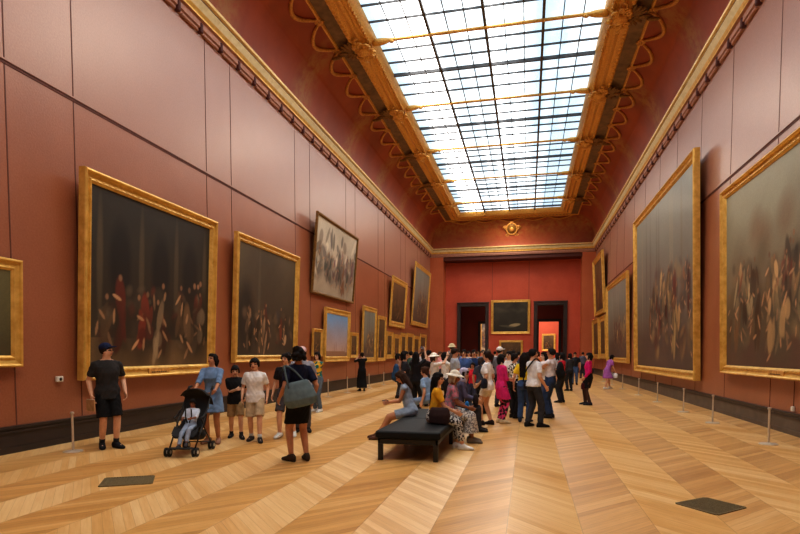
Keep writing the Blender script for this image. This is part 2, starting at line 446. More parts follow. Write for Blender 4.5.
fr = [(e0, z0), (e0 + .02, z0 - .06), (e0 + .08, z0 - .06), (e0 + .10, z0), (e0 + .1, z0 + .02), (2.02, 12.36), (2.06, 12.26), (2.12, 12.22), (2.2, 12.24), (2.24, 12.3), (2.30, 12.33), (2.36, 12.27), (2.44, 12.24), (2.50, 12.28), (2.52, 12.34), (2.60, 12.36), (2.66, 12.30), (2.74, 12.30), (2.80, 12.38), (2.86, 12.46), (2.90, 12.60)]
fmi = [0, 0, 0, 0, 1] + [0] * 15
W1 = empty('window_1'); W1['kind'] = 'structure'
f_ = sweep('window_frame', fr, [M_SKYGOLD, M_OLIVE], fmi, 50); f_.parent = W1
# bead and leaf enrichment along the frame
m = MB()
GX0, GX1, GY0, GY1 = XL + 2.9, XR - 2.9, YB + 2.9, YE - 2.9
def around(o, step):
    x0, x1, y0, y1 = XL + o, XR - o, YB + o, YE - o
    out = []
    for k in range(int((y1 - 8) / step)): out += [(x0, y1 - step * (k + .5), 0), (x1, y1 - step * (k + .5), 0)]
    for k in range(int((x1 - x0) / step)): out.append((x0 + step * (k + .5), y1, 1))
    return out
for x, y, w in around(2.13, .26): m.ell(V(x, y, 12.23), [V(.06, 0, 0) if not w else V(.1, 0, 0), V(0, .1, 0) if not w else V(0, .06, 0), V(0, 0, .05)], 6)
for x, y, w in around(2.70, .19): m.ell(V(x, y, 12.29), [V(.05, 0, 0), V(0, .05, 0), V(0, 0, .05)], 6)
obj('beading', m, M_SKYGOLD, W1, True, False)
m = MB(); m.box((GX0 - .1, GY0, 12.60), (GX1 + .1, GY1 + .1, 12.64)); obj('window_glass', m, M_GLASS, W1)
# glazing bars
P_ = 5.35; Y0_ = 40.6 - P_ * 8
m = MB(); W4 = (GX1 - GX0) / 4
for i in range(1, 4): m.box((GX0 + i * W4 - .045, GY0, 12.46), (GX0 + i * W4 + .045, GY1, 12.6))
for i in range(12):
    if i % 3: m.box((GX0 + i * W4 / 3 - .016, GY0, 12.55), (GX0 + i * W4 / 3 + .016, GY1, 12.6))
y = GY1
yy = 40.6 + P_ / 2
k = 0
while yy > GY0:
    if k % 6 == 0: m.box((GX0, yy - .04, 12.48), (GX1, yy + .04, 12.6))
    elif k % 3 != 0: m.box((GX0, yy - .022, 12.54), (GX1, yy + .022, 12.6))
    k += 1; yy -= P_ / 6
yy = 40.6 + P_ / 2 + P_ / 6
m.box((GX0, yy - .022, 12.54), (GX1, yy + .022, 12.6))
obj('glazing_bar', m, M_BAR, W1)
NODES = [40.6 - P_ * k for k in range(0, 8)]
for yy in NODES:
    m = MB(); n = 40; pts = []; rr = []
    for i in range(n + 1):
        u = i / n; x = GX0 - .1 + (GX1 - GX0 + .2) * u
        e = min(u, 1 - u); r = .055 + (.06 * max(0, sin(e * 40)) * (1 if e < .08 else 0)) + (.05 * max(0, 1 - e * 25))
        pts.append(V(x, yy, 12.42 - (.04 * max(0, 1 - e * 12)))); rr.append(r)
    m.tube(pts, 0, 8, rr)
    for sg, xx in ((1, GX0), (-1, GX1)):
        for q in range(3): m.ell(V(xx + sg * (.12 + q * .22), yy, 12.38), [V(.1, 0, 0), V(0, .09 - q * .015, 0), V(0, 0, .07)], 8)
    obj('crossbar', m, M_SKYGOLD, W1, True)

# gilt cartouches where the crossbars meet the frame
def spiral(c, e1, e2, r0, turns, n=22, ph=0.):
    return [c + (e1 * cos(ph + t * turns * 2 * pi) + e2 * sin(ph + t * turns * 2 * pi)) * r0 * (1 - .8 * t) for t in np.linspace(0, 1, n)]
def cartouche(sg, seedk):
    """local x towards the cove, y along the hall, z up"""
    m = MB(); m2 = MB()
    X = V(sg, 0, 0); Y = V(0, 1, 0); Z = V(0, 0, 1)
    m.ell(V(0, 0, -.08), [X * .26, Y * .2, Z * .12], 14); m.ell(V(0, 0, -.16), [X * .14, Y * .11, Z * .08], 12)
    for sy in (-1, 1):
        for cx, cy, r in ((-.15, .30, .15), (.22, .30, .17), (.02, .46, .1)):
            m.tube(spiral(V(0, 0, -.08) + X * cx + Y * cy * sy, X, Y * sy, r, 1.4, ph=1.2), .035, 6)
        m.tube([V(0, 0, -.06) + X * a + Y * b * sy for a, b in ((-.3, .1), (-.1, .36), (.15, .55), (.1, .75), (0, .8))], .035, 6)
        for q in range(4):
            a = .35 + q * .35; d = X * cos(a) * .9 + Y * sy * sin(a)
            m2.ell(V(0, 0, -.02) + X * .3 + d * .38, [d * .24, np.cross(Z, d) * .07, Z * .05], 8)
    for q in range(3): m2.ell(V(0, 0, .02 - q * .1) + X * (.55 + .22 * q), [X * .2, Y * (.13 - .03 * q), Z * .06 - X * .02], 10)
    m.ell(V(0, 0, -.1) - X * .32, [X * .12, Y * .09, Z * .08], 10)
    return m, m2
sprites = {}
ORD = ['farthest', 'second-farthest', 'third-farthest', 'fourth-farthest', 'nearest visible', 'overhead, unseen']
for sg, X, sn in ((-1, GX0 - .45, 'left'), (1, GX1 + .45, 'right')):
    for k, yy in enumerate(NODES[:6]):
        if (sg > 0 and k > 4) or k > 4: continue
        root = empty('gilt_cartouche', (X, yy, 12.2), 0, 'gilt scroll cartouche on the skylight frame, %s from the far end on its %s side' % (['first', 'second', 'third', 'fourth', 'fifth'][k], sn), 'ornament', 'gilt cartouches along the skylight frame')
        if sg not in sprites:
            a, b = cartouche(sg, 0); sprites[sg] = (obj('scroll_shield', a, M_SKYGOLD, root, True), obj('palm_leaf', b, M_BRONZE, root, True))
        else:
            for s_ in sprites[sg]:
                c = s_.copy(); COL.objects.link(c); c.parent = root
# garland swags hanging along the top of the cove
def covepos(o): # point on the cove surface at offset o from wall
    ct = (1.85 - o) / 1.75; return 10.4 + 1.95 * sqrt(max(0, 1 - ct * ct))
for side, X, sg in (('left', XL, 1), ('right', XR, -1)):
    m = MB(); m3 = MB()
    y = 40.6 + P_ / 3
    while y > 8:
        a, b = y, y - P_ / 3; pts = []
        for t in np.linspace(0, 1, 13):
            o = 1.56 - .62 * sin(pi * t) ** .8; yy = a + (b - a) * t
            z = covepos(o)
            pts.append(V(X + sg * (o + .03), yy, z - .04))
        m.tube(pts, .05, 6, [.035 + .035 * sin(pi * t) for t in np.linspace(0, 1, 13)])
        m3.tube([p + V(sg * .1, 0, .06) for p in pts][::2], .02, 5)
        for q in range(6):
            an = q * pi / 3; m.ell(V(X + sg * (1.5 + .1 * cos(an)), b + .12 * sin(an), covepos(1.45) - .05), [V(.07, 0, 0), V(0, .07, 0), V(0, 0, .05)], 6)
        y = b
    obj('garland', m, M_GOLD_D, o_, True)
m = MB(); X0, X1 = XL + 1.9, XR - 1.9
for k in range(5):
    a = X0 + (X1 - X0) * k / 5; b = X0 + (X1 - X0) * (k + 1) / 5
    pts = [V(a + (b - a) * t, YE - (1.5 - .4 * sin(pi * t)), covepos(1.5 - .4 * sin(pi * t)) - .05) for t in np.linspace(0, 1, 11)]
    m.tube(pts, .05, 6)
obj('garland', m, M_GOLD_D, o_, True)
# medallion on the end cove
root = empty('medallion', (-1.4, YE - .62, 11.62)); root.parent = o_
m = MB(); Z = nrm(V(0, -.75, -.66)); Yv = nrm(V(0, -.66, .75)); Xv = V(1, 0, 0)
m.ell(V(0, 0, 0), [Xv * .34, Yv * .42, Z * .1], 20)
obj('shield', m, M_BRONZE, root, True)
m = MB(); m.tube([Xv * .42 * cos(t) + Yv * .5 * sin(t) for t in np.linspace(0, 2 * pi, 30)], .06, 8)
for s_ in (-1, 1):
    m.tube(spiral(V(0, 0, 0) + Xv * .5 * s_ + Yv * .1, Xv * s_, Yv, .2, 1.3), .04, 6)
    m.tube(spiral(V(0, 0, 0) + Xv * .35 * s_ - Yv * .5, Xv * s_, -Yv, .16, 1.3), .035, 6)
m.ell(Yv * .62, [Xv * .16, Yv * .14, Z * .1], 10)
obj('scroll_border', m, M_GOLD_D, root, True)
m = MB(); m.ell(Z * .08, [Xv * .16, Yv * .2, Z * .08], 14); obj('boss', m, M_GOLD_D, root, True)

# ------------------------------------------------------------------ paintings
def canvas_colors(kind, W, H, seed, res):
    rg = np.random.default_rng(seed); nx = max(12, int(W * res)); ny = max(12, int(H * res))
    u, v = np.meshgrid(np.linspace(0, 1, nx), np.linspace(0, 1, ny)); asp = W / H
    c = lambda *q: np.array(srgb(*q))
    def lerp(a, b, t): return a[None, None] * (1 - t[..., None]) + b[None, None] * t[..., None]
    def blob(img, cx, cy, rx, ry, col, al=1., rot=0., soft=.25):
        x = (u - cx) * asp; y = v - cy; a = cos(rot); b = sin(rot)
        d = np.sqrt(((x * a + y * b) / rx) ** 2 + ((-x * b + y * a) / ry) ** 2)
        k = np.clip((1 - d) / soft, 0, 1) * al; img[:] = img * (1 - k[..., None]) + col * k[..., None]
    def fbm(s):
        out = np.zeros_like(u)
        for o in range(4):
            for _ in range(3):
                fx, fy = rg.uniform(-1, 1, 2) * s * 2 ** o; out += np.sin(u * asp * fx * 6 + v * fy * 6 + rg.uniform(0, 6)) / 2 ** o
        return out / 4
    def figures(img, n, y0, y1, size, cols, x0=.03, x1=.97):
        n = int(n * 1.8); size *= .8
        for q in range(70):
            blob(img, rg.uniform(x0, x1), rg.uniform(y0 - .12, y1 + .08), rg.uniform(.02, .09), rg.uniform(.02, .08), c(*cols[rg.integers(len(cols))]) * rg.uniform(.2, .7), rg.uniform(.25, .6), rg.uniform(-1, 1), .7)
        xs = rg.uniform(x0, x1, n); ys = np.sort(rg.uniform(y0, y1, n))[::-1]
        for x, y in zip(xs, ys):
            s = size * rg.uniform(.7, 1.15); cc = c(*cols[rg.integers(len(cols))]) * rg.uniform(.35, 1.)
            blob(img, x + .05 * s, y - s * .2, s * .34, s * .75, img.mean((0, 1)) * .45, .7, rg.uniform(-.3, .3), .6)
            for q in range(4): blob(img, x + rg.uniform(-.1, .1) * s, y + rg.uniform(-.5, .25) * s, s * rg.uniform(.05, .13), s * rg.uniform(.15, .4), cc * rg.uniform(.4, 1.3), .75, rg.uniform(-.5, .28), .28)
            for q in range(3): blob(img, x + rg.uniform(-.2, .25) * s, y + rg.uniform(-.75, .3) * s, s * .032, s * rg.uniform(.09, .17), c(206, 156, 110) * rg.uniform(.5, 1.), .8, rg.uniform(-1.2, 1.2), .28)
            blob(img, x, y + s * .45, s * .045, s * .06, c(170, 124, 88) * rg.uniform(.4, .9), .9, 0, .4)
    f = fbm(1.2)
    if kind == 'dark_hall':
        img = lerp(c(70, 56, 38), c(44, 38, 30), np.clip(v * 1.2 + f * .2, 0, 1))
        k = np.clip(1 - np.abs(v - .42) * 3, 0, 1)[..., None] * .6; img = img * (1 - k) + c(42, 32, 24) * k
        for x in (.06, .36, .66, .95): blob(img, x, .6, .03, .42, c(92, 78, 56), .6, 0, .5)
        for x in (.2, .52, .8): blob(img, x, .6, .11, .3, c(24, 19, 16), .9, 0, .4)
        k = (v < .17)[..., None]; img = np.where(k, c(112, 86, 56) * (1 + .15 * f[..., None]), img)
        figures(img, 7, .24, .4, .5, [(190, 160, 120), (150, 58, 36), (120, 90, 60), (66, 52, 42), (150, 126, 96)], .08, .92)
    elif kind == 'dark_room':
        img = lerp(c(62, 50, 40), c(92, 78, 58), np.clip(v * .9 + f * .25, 0, 1))
        blob(img, .33, .5, .03, .6, c(100, 88, 70), .5); blob(img, .12, .35, .2, .4, c(36, 28, 24), .8, 0, .5)
        figures(img, 6, .2, .34, .4, [(200, 160, 120), (130, 60, 40), (80, 90, 104), (60, 48, 38), (110, 86, 60)], .1, .95)
    elif kind == 'pale_crowd':
        img = lerp(c(176, 160, 138), c(196, 184, 164), np.clip(v + f * .4, 0, 1))
        for i in range(40): blob(img, rg.random(), rg.uniform(.25, .9), rg.uniform(.03, .09), rg.uniform(.05, .2), c(*[(70, 60, 54), (120, 104, 90), (90, 84, 84), (226, 214, 192)][i % 4]), .7, rg.uniform(-1, 1))
        figures(img, 12, .3, .55, .45, [(86, 74, 66), (180, 110, 60), (150, 100, 110), (80, 90, 84), (190, 180, 160), (110, 96, 84)])
    elif kind == 'sky':
        img = lerp(c(190, 160, 146), c(120, 160, 206), np.clip(v * 1.3 - .2 + f * .1, 0, 1))
        k = (v < .12 + .03 * f)[..., None]; img = np.where(k, c(150, 110, 84), img)
        for i in range(6): blob(img, rg.random(), rg.uniform(.1, .3), .03, .12, c(150, 120, 110), .6)
    elif kind == 'battle':
        img = lerp(c(104, 80, 52), c(150, 146, 122), np.clip((v - .35) * 2 + f * .3, 0, 1))
        for i in range(7): blob(img, rg.uniform(.1, .9), rg.uniform(.5, .75), .12, .14, c(*[(120, 90, 60), (98, 84, 60), (134, 120, 92)][i % 3]), .6, rg.uniform(-.5, .5), .7)
        k = np.clip((.2 - v) * 12, 0, 1)[..., None]; img = img * (1 - k) + c(90, 66, 54) * k
        figures(img, 26, .22, .5, .34, [(210, 170, 116), (120, 84, 50), (84, 60, 40), (200, 176, 130), (140, 66, 44), (70, 60, 44)])
    elif kind == 'grey_hall':
        img = lerp(c(96, 76, 62), c(128, 128, 118), np.clip(v * 1.2 + f * .1, 0, 1))
        for x in rg.uniform(0, 1, 9): blob(img, x, .62, .03, .5, c(*[(150, 140, 116), (92, 80, 68)][rg.integers(2)]), .5, 0, .8)
        k = np.clip((.3 - v) * 8, 0, 1)[..., None] * .8; img = img * (1 - k) + c(84, 70, 62) * k
        figures(img, 14, .2, .5, .26, [(190, 150, 96), (214, 180, 120), (130, 90, 60), (110, 50, 40)], .3, .97)
    elif kind == 'dark_sea':
        img = lerp(c(40, 36, 28), c(56, 52, 42), np.clip(v + f * .7, 0, 1))
        for i in range(10): blob(img, rg.random(), rg.uniform(.5, .95), .2, .08, c(84, 78, 62), .35, rg.uniform(-.6, .6), .9)
        blob(img, .62, .22, .22, .06, c(176, 160, 120), .8, .15); blob(img, .4, .18, .3, .04, c(90, 84, 66), .7, -.1)
    elif kind == 'olive':
        img = lerp(c(78, 70, 44), c(104, 98, 64), np.clip(v + f * .4, 0, 1))
        figures(img, 3, .15, .3, .5, [(120, 90, 60), (70, 50, 40)])
    else:   # small portraits and scenes
        img = lerp(c(62, 42, 28), c(104, 78, 50), np.clip(v + f * .4, 0, 1))
        figures(img, 3, .25, .4, .5, [(200, 150, 90), (160, 110, 50), (150, 60, 40), (90, 70, 50)], .2, .8)
    img = img * (1 + .12 * f[..., None]) * rg.uniform(.94, 1.06, img.shape[:2])[..., None]
    return nx, ny, np.clip(img, 0, 1)
FP = {  # frame profiles: (inset from outer edge as fraction of frame width, height above back)
 'grand': [(0, 0), (0, .8), (.06, .95), (.16, 1.0), (.24, .9), (.3, .62), (.55, .48), (.66, .5), (.72, .66), (.8, .7), (.86, .55), (.94, .45), (1., .3)],
 'plain': [(0, 0), (0, .9), (.15, 1.), (.35, .9), (.5, .55), (.8, .5), (1., .3)],
 'thin': [(0, 0), (0, .9), (.3, 1.), (.7, .9), (1., .7)]}
def painting(side, c0, c1, z0, z1, kind, label, fw=.22, th=.16, prof='grand', fm=None, tilt=2.0, seed=1, res=None, plate=False, cat='painting', group=None, off=.02, slip=True):
    """hangs flat against a wall; c0..c1 along the wall, z0..z1 in height"""
    fw *= .78; th *= .55; off += .03
    W = abs(c1 - c0); H = z1 - z0; mid = (c0 + c1) / 2; fm = fm or M_GOLD
    lift = sin(radians(tilt)) * H
    loc, rz = {'L': ((XL + off, mid, z0), pi / 2), 'R': ((XR - off, mid, z0), -pi / 2), 'E': ((mid, YR - off, z0), 0), 'T': ((mid, 68 - off, z0), 0)}[side]
    root = empty('framed_painting', loc, rz, label, cat, group); root.rotation_euler = (radians(tilt), 0, rz)
    P = FP[prof]; m = MB(); n = len(P)
    for s_, (a, b) in enumerate((((-1, 0), (1, 0)), ((1, 0), (1, 1)), ((1, 1), (-1, 1)), ((-1, 1), (-1, 0)))):
        vs = []
        for f, h in P:
            d = f * fw
            def pt(q): return V(q[0] * (W / 2 - d), -h * th, (d if q[1] == 0 else H - d))
            vs += [pt(a), pt(b)]
        for i in range(n - 1): m.add([vs[2 * i], vs[2 * i + 1], vs[2 * i + 3], vs[2 * i + 2]], [(0, 1, 2, 3)])
    if prof == 'grand' and W * H > 12:   # carved bead course
        st = .16; d = .70 * fw
        for x in np.arange(-W / 2 + d, W / 2 - d, st):
            for z in (d, H - d): m.ell(V(x, -.68 * th, z), [V(.05, 0, 0), V(0, .012, 0), V(0, 0, .012)], 6)
        for z in np.arange(d, H - d, st):
            for s_ in (-1, 1): m.ell(V(s_ * (W / 2 - d), -.68 * th, z), [V(.012, 0, 0), V(0, .012, 0), V(0, 0, .05)], 6)
    m.add([V(-W / 2, 0, 0), V(W / 2, 0, 0), V(W / 2, 0, H), V(-W / 2, 0, H)], [(3, 2, 1, 0)])
    obj('frame', m, fm, root, 30, False)
    w, h = W - 2 * fw, H - 2 * fw
    if res is None: res = 26 if W > 3 and abs(mid) < 32 else (22 if mid < 30 else 14)
    nx, ny, img = canvas_colors(kind, w, h, seed, res)
    xs, zs = np.meshgrid(np.linspace(-w / 2, w / 2, nx), np.linspace(fw, H - fw, ny))
    vs = np.stack([xs.ravel(), np.full(xs.size, -.32 * th), zs.ravel()], 1)
    me = bpy.data.meshes.new('canvas')
    fs = [(j * nx + i, j * nx + i + 1, (j + 1) * nx + i + 1, (j + 1) * nx + i) for j in range(ny - 1) for i in range(nx - 1)]
    me.from_pydata(vs.tolist(), [], fs); me.update(); setcol(me, img.reshape(-1, 3))
    link('canvas', me, M_CANVAS, root, False, False)
    if plate:
        m = MB(); m.bbox((-.36, -th * .62 - .02, .04), (.36, -th * .45, fw * .8), .01); m.mi = 1
        for i in range(7): m.box((-.26 + i * .075, -th * .62 - .024, fw * .36), (-.21 + i * .075, -th * .62 - .019, fw * .46))
        obj('nameplate', m, [M_GOLD_D, M_BASE], root)
    return root
G1 = 'large framed paintings'
P = painting
P('L', 3.2, 7.5, 1.40, 3.12, 'olive', 'gold-framed dim olive painting cut off by the left picture edge', seed=3, fw=.24)
P('L', 8.68, 13.08, 1.12, 5.0, 'dark_hall', 'huge gold-framed dark painting of standing figures behind the man in black', seed=11, fw=.3, th=.3, plate=True, tilt=2.5, res=50)
P('L', 14.15, 18.45, 1.36, 5.0, 'dark_room', 'large gold-framed dark interior painting above the two boys', seed=23, fw=.27, th=.26, tilt=2.5, res=44)
P('L', 20.05, 25.2, 3.95, 7.0, 'pale_crowd', 'thin dark-framed pale painting crowded with figures, hung high and tilted', seed=5, fw=.13, th=.18, prof='thin', fm=M_BRONZE, tilt=5, res=26)
P('L', 20.1, 21.1, 1.5, 2.58, 'small', 'small gold-framed picture left of the pale blue landscape', seed=6, fw=.16, prof='plain')
P('L', 21.3, 24.5, 1.26, 3.5, 'sky', 'gold-framed pale blue sky landscape beneath the pale crowded painting', seed=8, fw=.3, th=.2)
P('L', 24.75, 25.9, 1.4, 2.6, 'small', 'small narrow gold-framed picture right of the blue landscape', seed=9, fw=.2, prof='plain')
P('L', 26.6, 29.1, 1.17, 4.0, 'grey_hall', 'tall gold-framed grey painting behind the woman in a long black dress', seed=13, fw=.3)
P('L', 29.5, 31.2, 1.18, 3.7, 'small', 'tall narrow gold-framed painting just right of the grey one on the left wall', seed=14, fw=.25)
P('L', 32.3, 36.4, 3.25, 6.25, 'small', 'gold-framed brown painting hung high below the panel joint on the left wall', seed=15, fw=.45, tilt=4)
P('L', 38.7, 44.9, 3.65, 8.1, 'grey_hall', 'tall gold-framed painting highest on the left wall near the pier', seed=16, fw=.4, tilt=4)
yk = 31.5
for i, (w_, zt, lb) in enumerate(((1.5, 2.9, 'first'), (1.6, 2.8, 'second'), (1.5, 2.95, 'third'), (2.0, 3.0, 'fourth'), (2.0, 2.9, 'fifth'), (2.4, 3.1, 'sixth'))):
    P('L', yk, yk + w_, 1.3, zt, 'small', 'small gold-framed picture low on the left wall, %s of the far low row' % lb, seed=30 + i, fw=.32, prof='plain', group='small pictures in the low row on the far left wall'); yk += w_ + .35
P('R', 9.6, 16.25, 1.1, 5.8, 'battle', 'huge gold-framed battle-like painting on the right wall above the last two posts', seed=41, fw=.28, th=.3, plate=True, tilt=1.5, res=42)
P('R', 18.45, 28.3, .78, 7.75, 'grey_hall', 'tallest gold-framed grey painting in the middle of the right wall', seed=42, fw=.38, th=.36, tilt=1.5, res=26)
P('R', 30.5, 38.2, 1.1, 5.85, 'grey_hall', 'gold-framed grey-brown painting beyond the tallest one, above the woman in purple', seed=43, fw=.36, th=.3, tilt=1.5, res=14)
P('R', 39.9, 45.2, 4.4, 8.6, 'small', 'gold-framed painting hung high at the far end of the right wall', seed=44, fw=.45, th=.35, tilt=3)
P('R', 38.7, 42.0, 1.25, 4.15, 'small', 'gold-framed painting hung low under the high one on the far right wall', seed=45, fw=.45, th=.3)
P('R', 42.4, 46.2, 1.2, 4.2, 'small', 'farthest low gold-framed painting on the right wall beside the pier', seed=46, fw=.45, th=.3)
P('E', -3.12, .13, 3.26, 6.12, 'dark_sea', 'gold-framed dark stormy painting between the two end doorways', seed=50, fw=.26, tilt=2, res=26)
P('E', -2.42, -.45, 1.2, 2.72, 'small', 'smaller gold-framed picture below the dark stormy one on the end wall', seed=51, fw=.22, tilt=1)
P('T', 1.55, 3.1, 1.9, 3.9, 'small', 'gold-framed picture glimpsed on the bright red wall through the right doorway', seed=52, fw=.25, tilt=0)
P('T', -5.6, -4.9, 1.9, 5.6, 'pale_crowd', 'pale tall picture glimpsed through the left doorway', seed=53, fw=.1, tilt=0)

# ------------------------------------------------------------------ small fixtures
def post(x, y, label, grp):
    root = empty('barrier_post', (x, y, 0), 0, label, 'barrier post', grp)
    if 'post' in sprites:
        for s_ in sprites['post']:
            c = s_.copy(); COL.objects.link(c); c.parent = root
        return
    m = MB(); m.lathe([(.15, 0), (.15, .008), (.135, .016), (.05, .022), (.02, .03)]); b = obj('base', m, M_STEEL, root, 40)
    m = MB(); m.lathe([(.019, .02), (.019, .62)], n=14); p = obj('pole', m, M_STEEL, root, 40)
    m = MB(); m.lathe([(.012, .615), (.03, .62), (.032, .645), (.028, .655), (.008, .66)], n=16); t = obj('cap', m, M_STEEL, root, 40)
    sprites['post'] = (b, p, t)
ORDN = ['first', 'second', 'third', 'fourth', 'fifth', 'sixth', 'seventh', 'eighth']
post(-7.3, 7.68, 'slim steel barrier post standing alone left of the man in black', 'barrier posts on the left')
for i, y in enumerate((19.45, 21.7, 24.9, 27.6, 30.8)):
    post(-7.2, y, 'slim steel barrier post along the left wall, %s beyond the group of visitors' % ORDN[i], 'barrier posts on the left')
for i, y in enumerate((11.1, 14.2, 16.7, 19.9, 23.1, 26.9, 30.2, 33.6)):
    post(4.2, y, 'slim steel barrier post along the right wall, %s from the right picture edge' % ORDN[i], 'barrier posts on the right')
for q, lb in (((( -5.30, 6.10), (-4.80, 6.36), (-4.55, 5.98), (-5.05, 5.70)), 'bronze floor grille set in the parquet in front of the stroller'), (((1.58, 6.44), (1.95, 6.76), (2.23, 6.43), (1.86, 6.08)), 'bronze floor grille set in the parquet at the lower right')):
    root = empty('floor_grille', (q[0][0], q[0][1], 0), 0, lb, 'floor grille', 'bronze floor grilles')
    a, b, c, d = [V(x - q[0][0], y - q[0][1], 0) for x, y in q]
    m = MB(); m.prism([a, b, c, d], V(0, 0, .004)); obj('backing', m, M_VENT, root)
    m = MB()
    for i in range(17):
        t = (i + .5) / 17; p0 = a + (b - a) * t; p1 = d + (c - d) * t; w = nrm(b - a) * .008
        m.prism([p0 - w, p0 + w, p1 + w, p1 - w], V(0, 0, .009))
    for p0, p1 in ((a, b), (b, c), (c, d), (d, a)):
        w = np.cross(nrm(p1 - p0), V(0, 0, 1)) * -.02; m.prism([p0, p1, p1 + w, p0 + w], V(0, 0, .01))
    obj('slat_panel', m, M_VENT, root)
def socket(X, y, z, rz, lb):
    root = empty('wall_sensor', (X, y, z), rz, lb, 'sensor')
    m = MB(); m.bbox((-.07, -.06, -.05), (.07, 0, .05), .012); obj('housing', m, M_WHITE, root)
    m = MB(); m.ell(V(0, -.062, 0), [V(.03, 0, 0), V(0, .014, 0), V(0, 0, .03)], 12); obj('lens', m, M_BLKMETAL, root, True)
socket(XL + .002, 8.30, 1.16, pi / 2, 'small white sensor box on the red wall left of the largest dark painting')
m = MB(); m.box((-.006, -.02, -.006), (.006, 0, .7)); 
root = empty('wall_sensor', (XR - .002, 12.45, .52), -pi / 2, 'small white sensor with thin vertical cable above the right skirting', 'sensor')
m = MB(); m.bbox((-.045, -.05, -.05), (.045, 0, .05), .01); obj('housing', m, M_WHITE, root)
m = MB(); m.tube([V(0, -.012, .04), V(.004, -.012, .4), V(0, -.012, .72)], .007, 8); obj('cable', m, M_JOINT, root, True)

# ------------------------------------------------------------------ bench
BX0, BX1, BY0, BY1 = -2.25, -1.25, 8.08, 11.6
root = empty('gallery_bench', ((BX0 + BX1) / 2, (BY0 + BY1) / 2, 0), 0, 'long black upholstered gallery bench on square legs', 'bench')
hx, hy = (BX1 - BX0) / 2, (BY1 - BY0) / 2
for i in range(2):
    m = MB(); y0 = -hy + i * hy + .004; y1 = y0 + hy - .008
    m.bbox((-hx, y0, .33), (hx, y1, .45), .022); me = m.mesh('seat_pad'); o = link('seat_pad', me, M_BLACK, root, False)
    md = o.modifiers.new('b', 'BEVEL'); md.width = .01; md.segments = 2
m = MB(); 
for a, b in (((-hx + .04, -hy + .03), (hx - .04, -hy + .07)), ((-hx + .04, hy - .07), (hx - .04, hy - .03)), ((-hx + .04, -hy + .03), (-hx + .08, hy - .03)), ((hx - .08, -hy + .03), (hx - .04, hy - .03)), ((-hx + .04, -.03), (hx - .04, .03))):
    m.bbox((a[0], a[1], .25), (b[0], b[1], .328), .005)
obj('frame', m, M_BLKMETAL, root)
for sx in (-1, 1):
    for yk in (-hy + .03, -.035, hy - .1):
        x0 = -hx + .04 if sx < 0 else hx - .11
        m = MB(); m.bbox((x0, yk, 0), (x0 + .07, yk + .07, .25), .004); obj('leg', m, M_BLKMETAL, root)

# ------------------------------------------------------------------ people
def rot(v, ax, an):
    v = np.asarray(v, float); ax = nrm(ax); return v * cos(an) + np.cross(ax, v) * sin(an) + ax * (ax @ v) * (1 - cos(an))
def ik(a, t, l1, l2, pole):
    d = t - a; L = np.linalg.norm(d); u = d / L; L = min(L, (l1 + l2) * .995)
    ca = (l1 * l1 + L * L - l2 * l2) / (2 * l1 * L); ca = max(-1, min(1, ca)); sa = sqrt(1 - ca * ca)
    p = pole - u * (pole @ u); p = nrm(p)
    return a + u * l1 * ca + p * l1 * sa, a + u * L
POSES = {  # wrists relative to the body for a 1.7 m figure: (x out to the side, y forward, z)
 'stand': dict(R=(.27, .05, .87), L=(.27, .03, .87)),
 'relax': dict(R=(.25, .10, .90), L=(.24, .02, .88), fR=(.1, .1), fL=(.1, -.06)),
 'walk': dict(R=(.24, .18, .92), L=(.24, -.12, .90), fR=(.09, -.18), fL=(.09, .22)),
 'push': dict(R=(.19, .40, 1.02), L=(.19, .40, 1.02)),
 'phone': dict(R=(.07, .34, 1.42), L=(.07, .34, 1.40)),
 'phone_high': dict(R=(.10, .32, 1.72), L=(.09, .32, 1.68)),
 'one_up': dict(R=(.12, .36, 1.62), L=(.25, .04, .88)),
 'hold': dict(R=(.06, .30, 1.12), L=(.25, .04, .88)),
 'both_hold': dict(R=(.06, .27, 1.10), L=(.06, .27, 1.06)),
 'crossed': dict(R=(-.11, .23, 1.14), L=(-.11, .25, 1.18)),
 'strap': dict(R=(.2, .12, 1.25), L=(.25, .04, .88)),
}
RG = {'f': [(-.10, .115, .095, 0), (-.02, .168, .118, -.01), (.05, .158, .108, -.005), (.14, .124, .09, .005), (.24, .130, .095, .01), (.33, .148, .112, .025), (.42, .152, .098, .01), (.485, .105, .078, -.005), (.535, .058, .06, -.01), (.58, .048, .052, 0), (.65, .048, .054, .012)],
      'm': [(-.10, .115, .095, 0), (-.02, .155, .112, -.005), (.05, .152, .108, 0), (.14, .145, .103, .005), (.24, .152, .106, .01), (.33, .168, .114, .015), (.42, .175, .108, .005), (.485, .12, .085, -.005), (.535, .072, .068, -.01), (.58, .057, .06, 0), (.65, .055, .06, .012)]}
SKINS = {'light': (214, 164, 132), 'tan': (190, 134, 100), 'brown': (140, 88, 60), 'pale': (226, 182, 152)}
VOXMUL = 1.
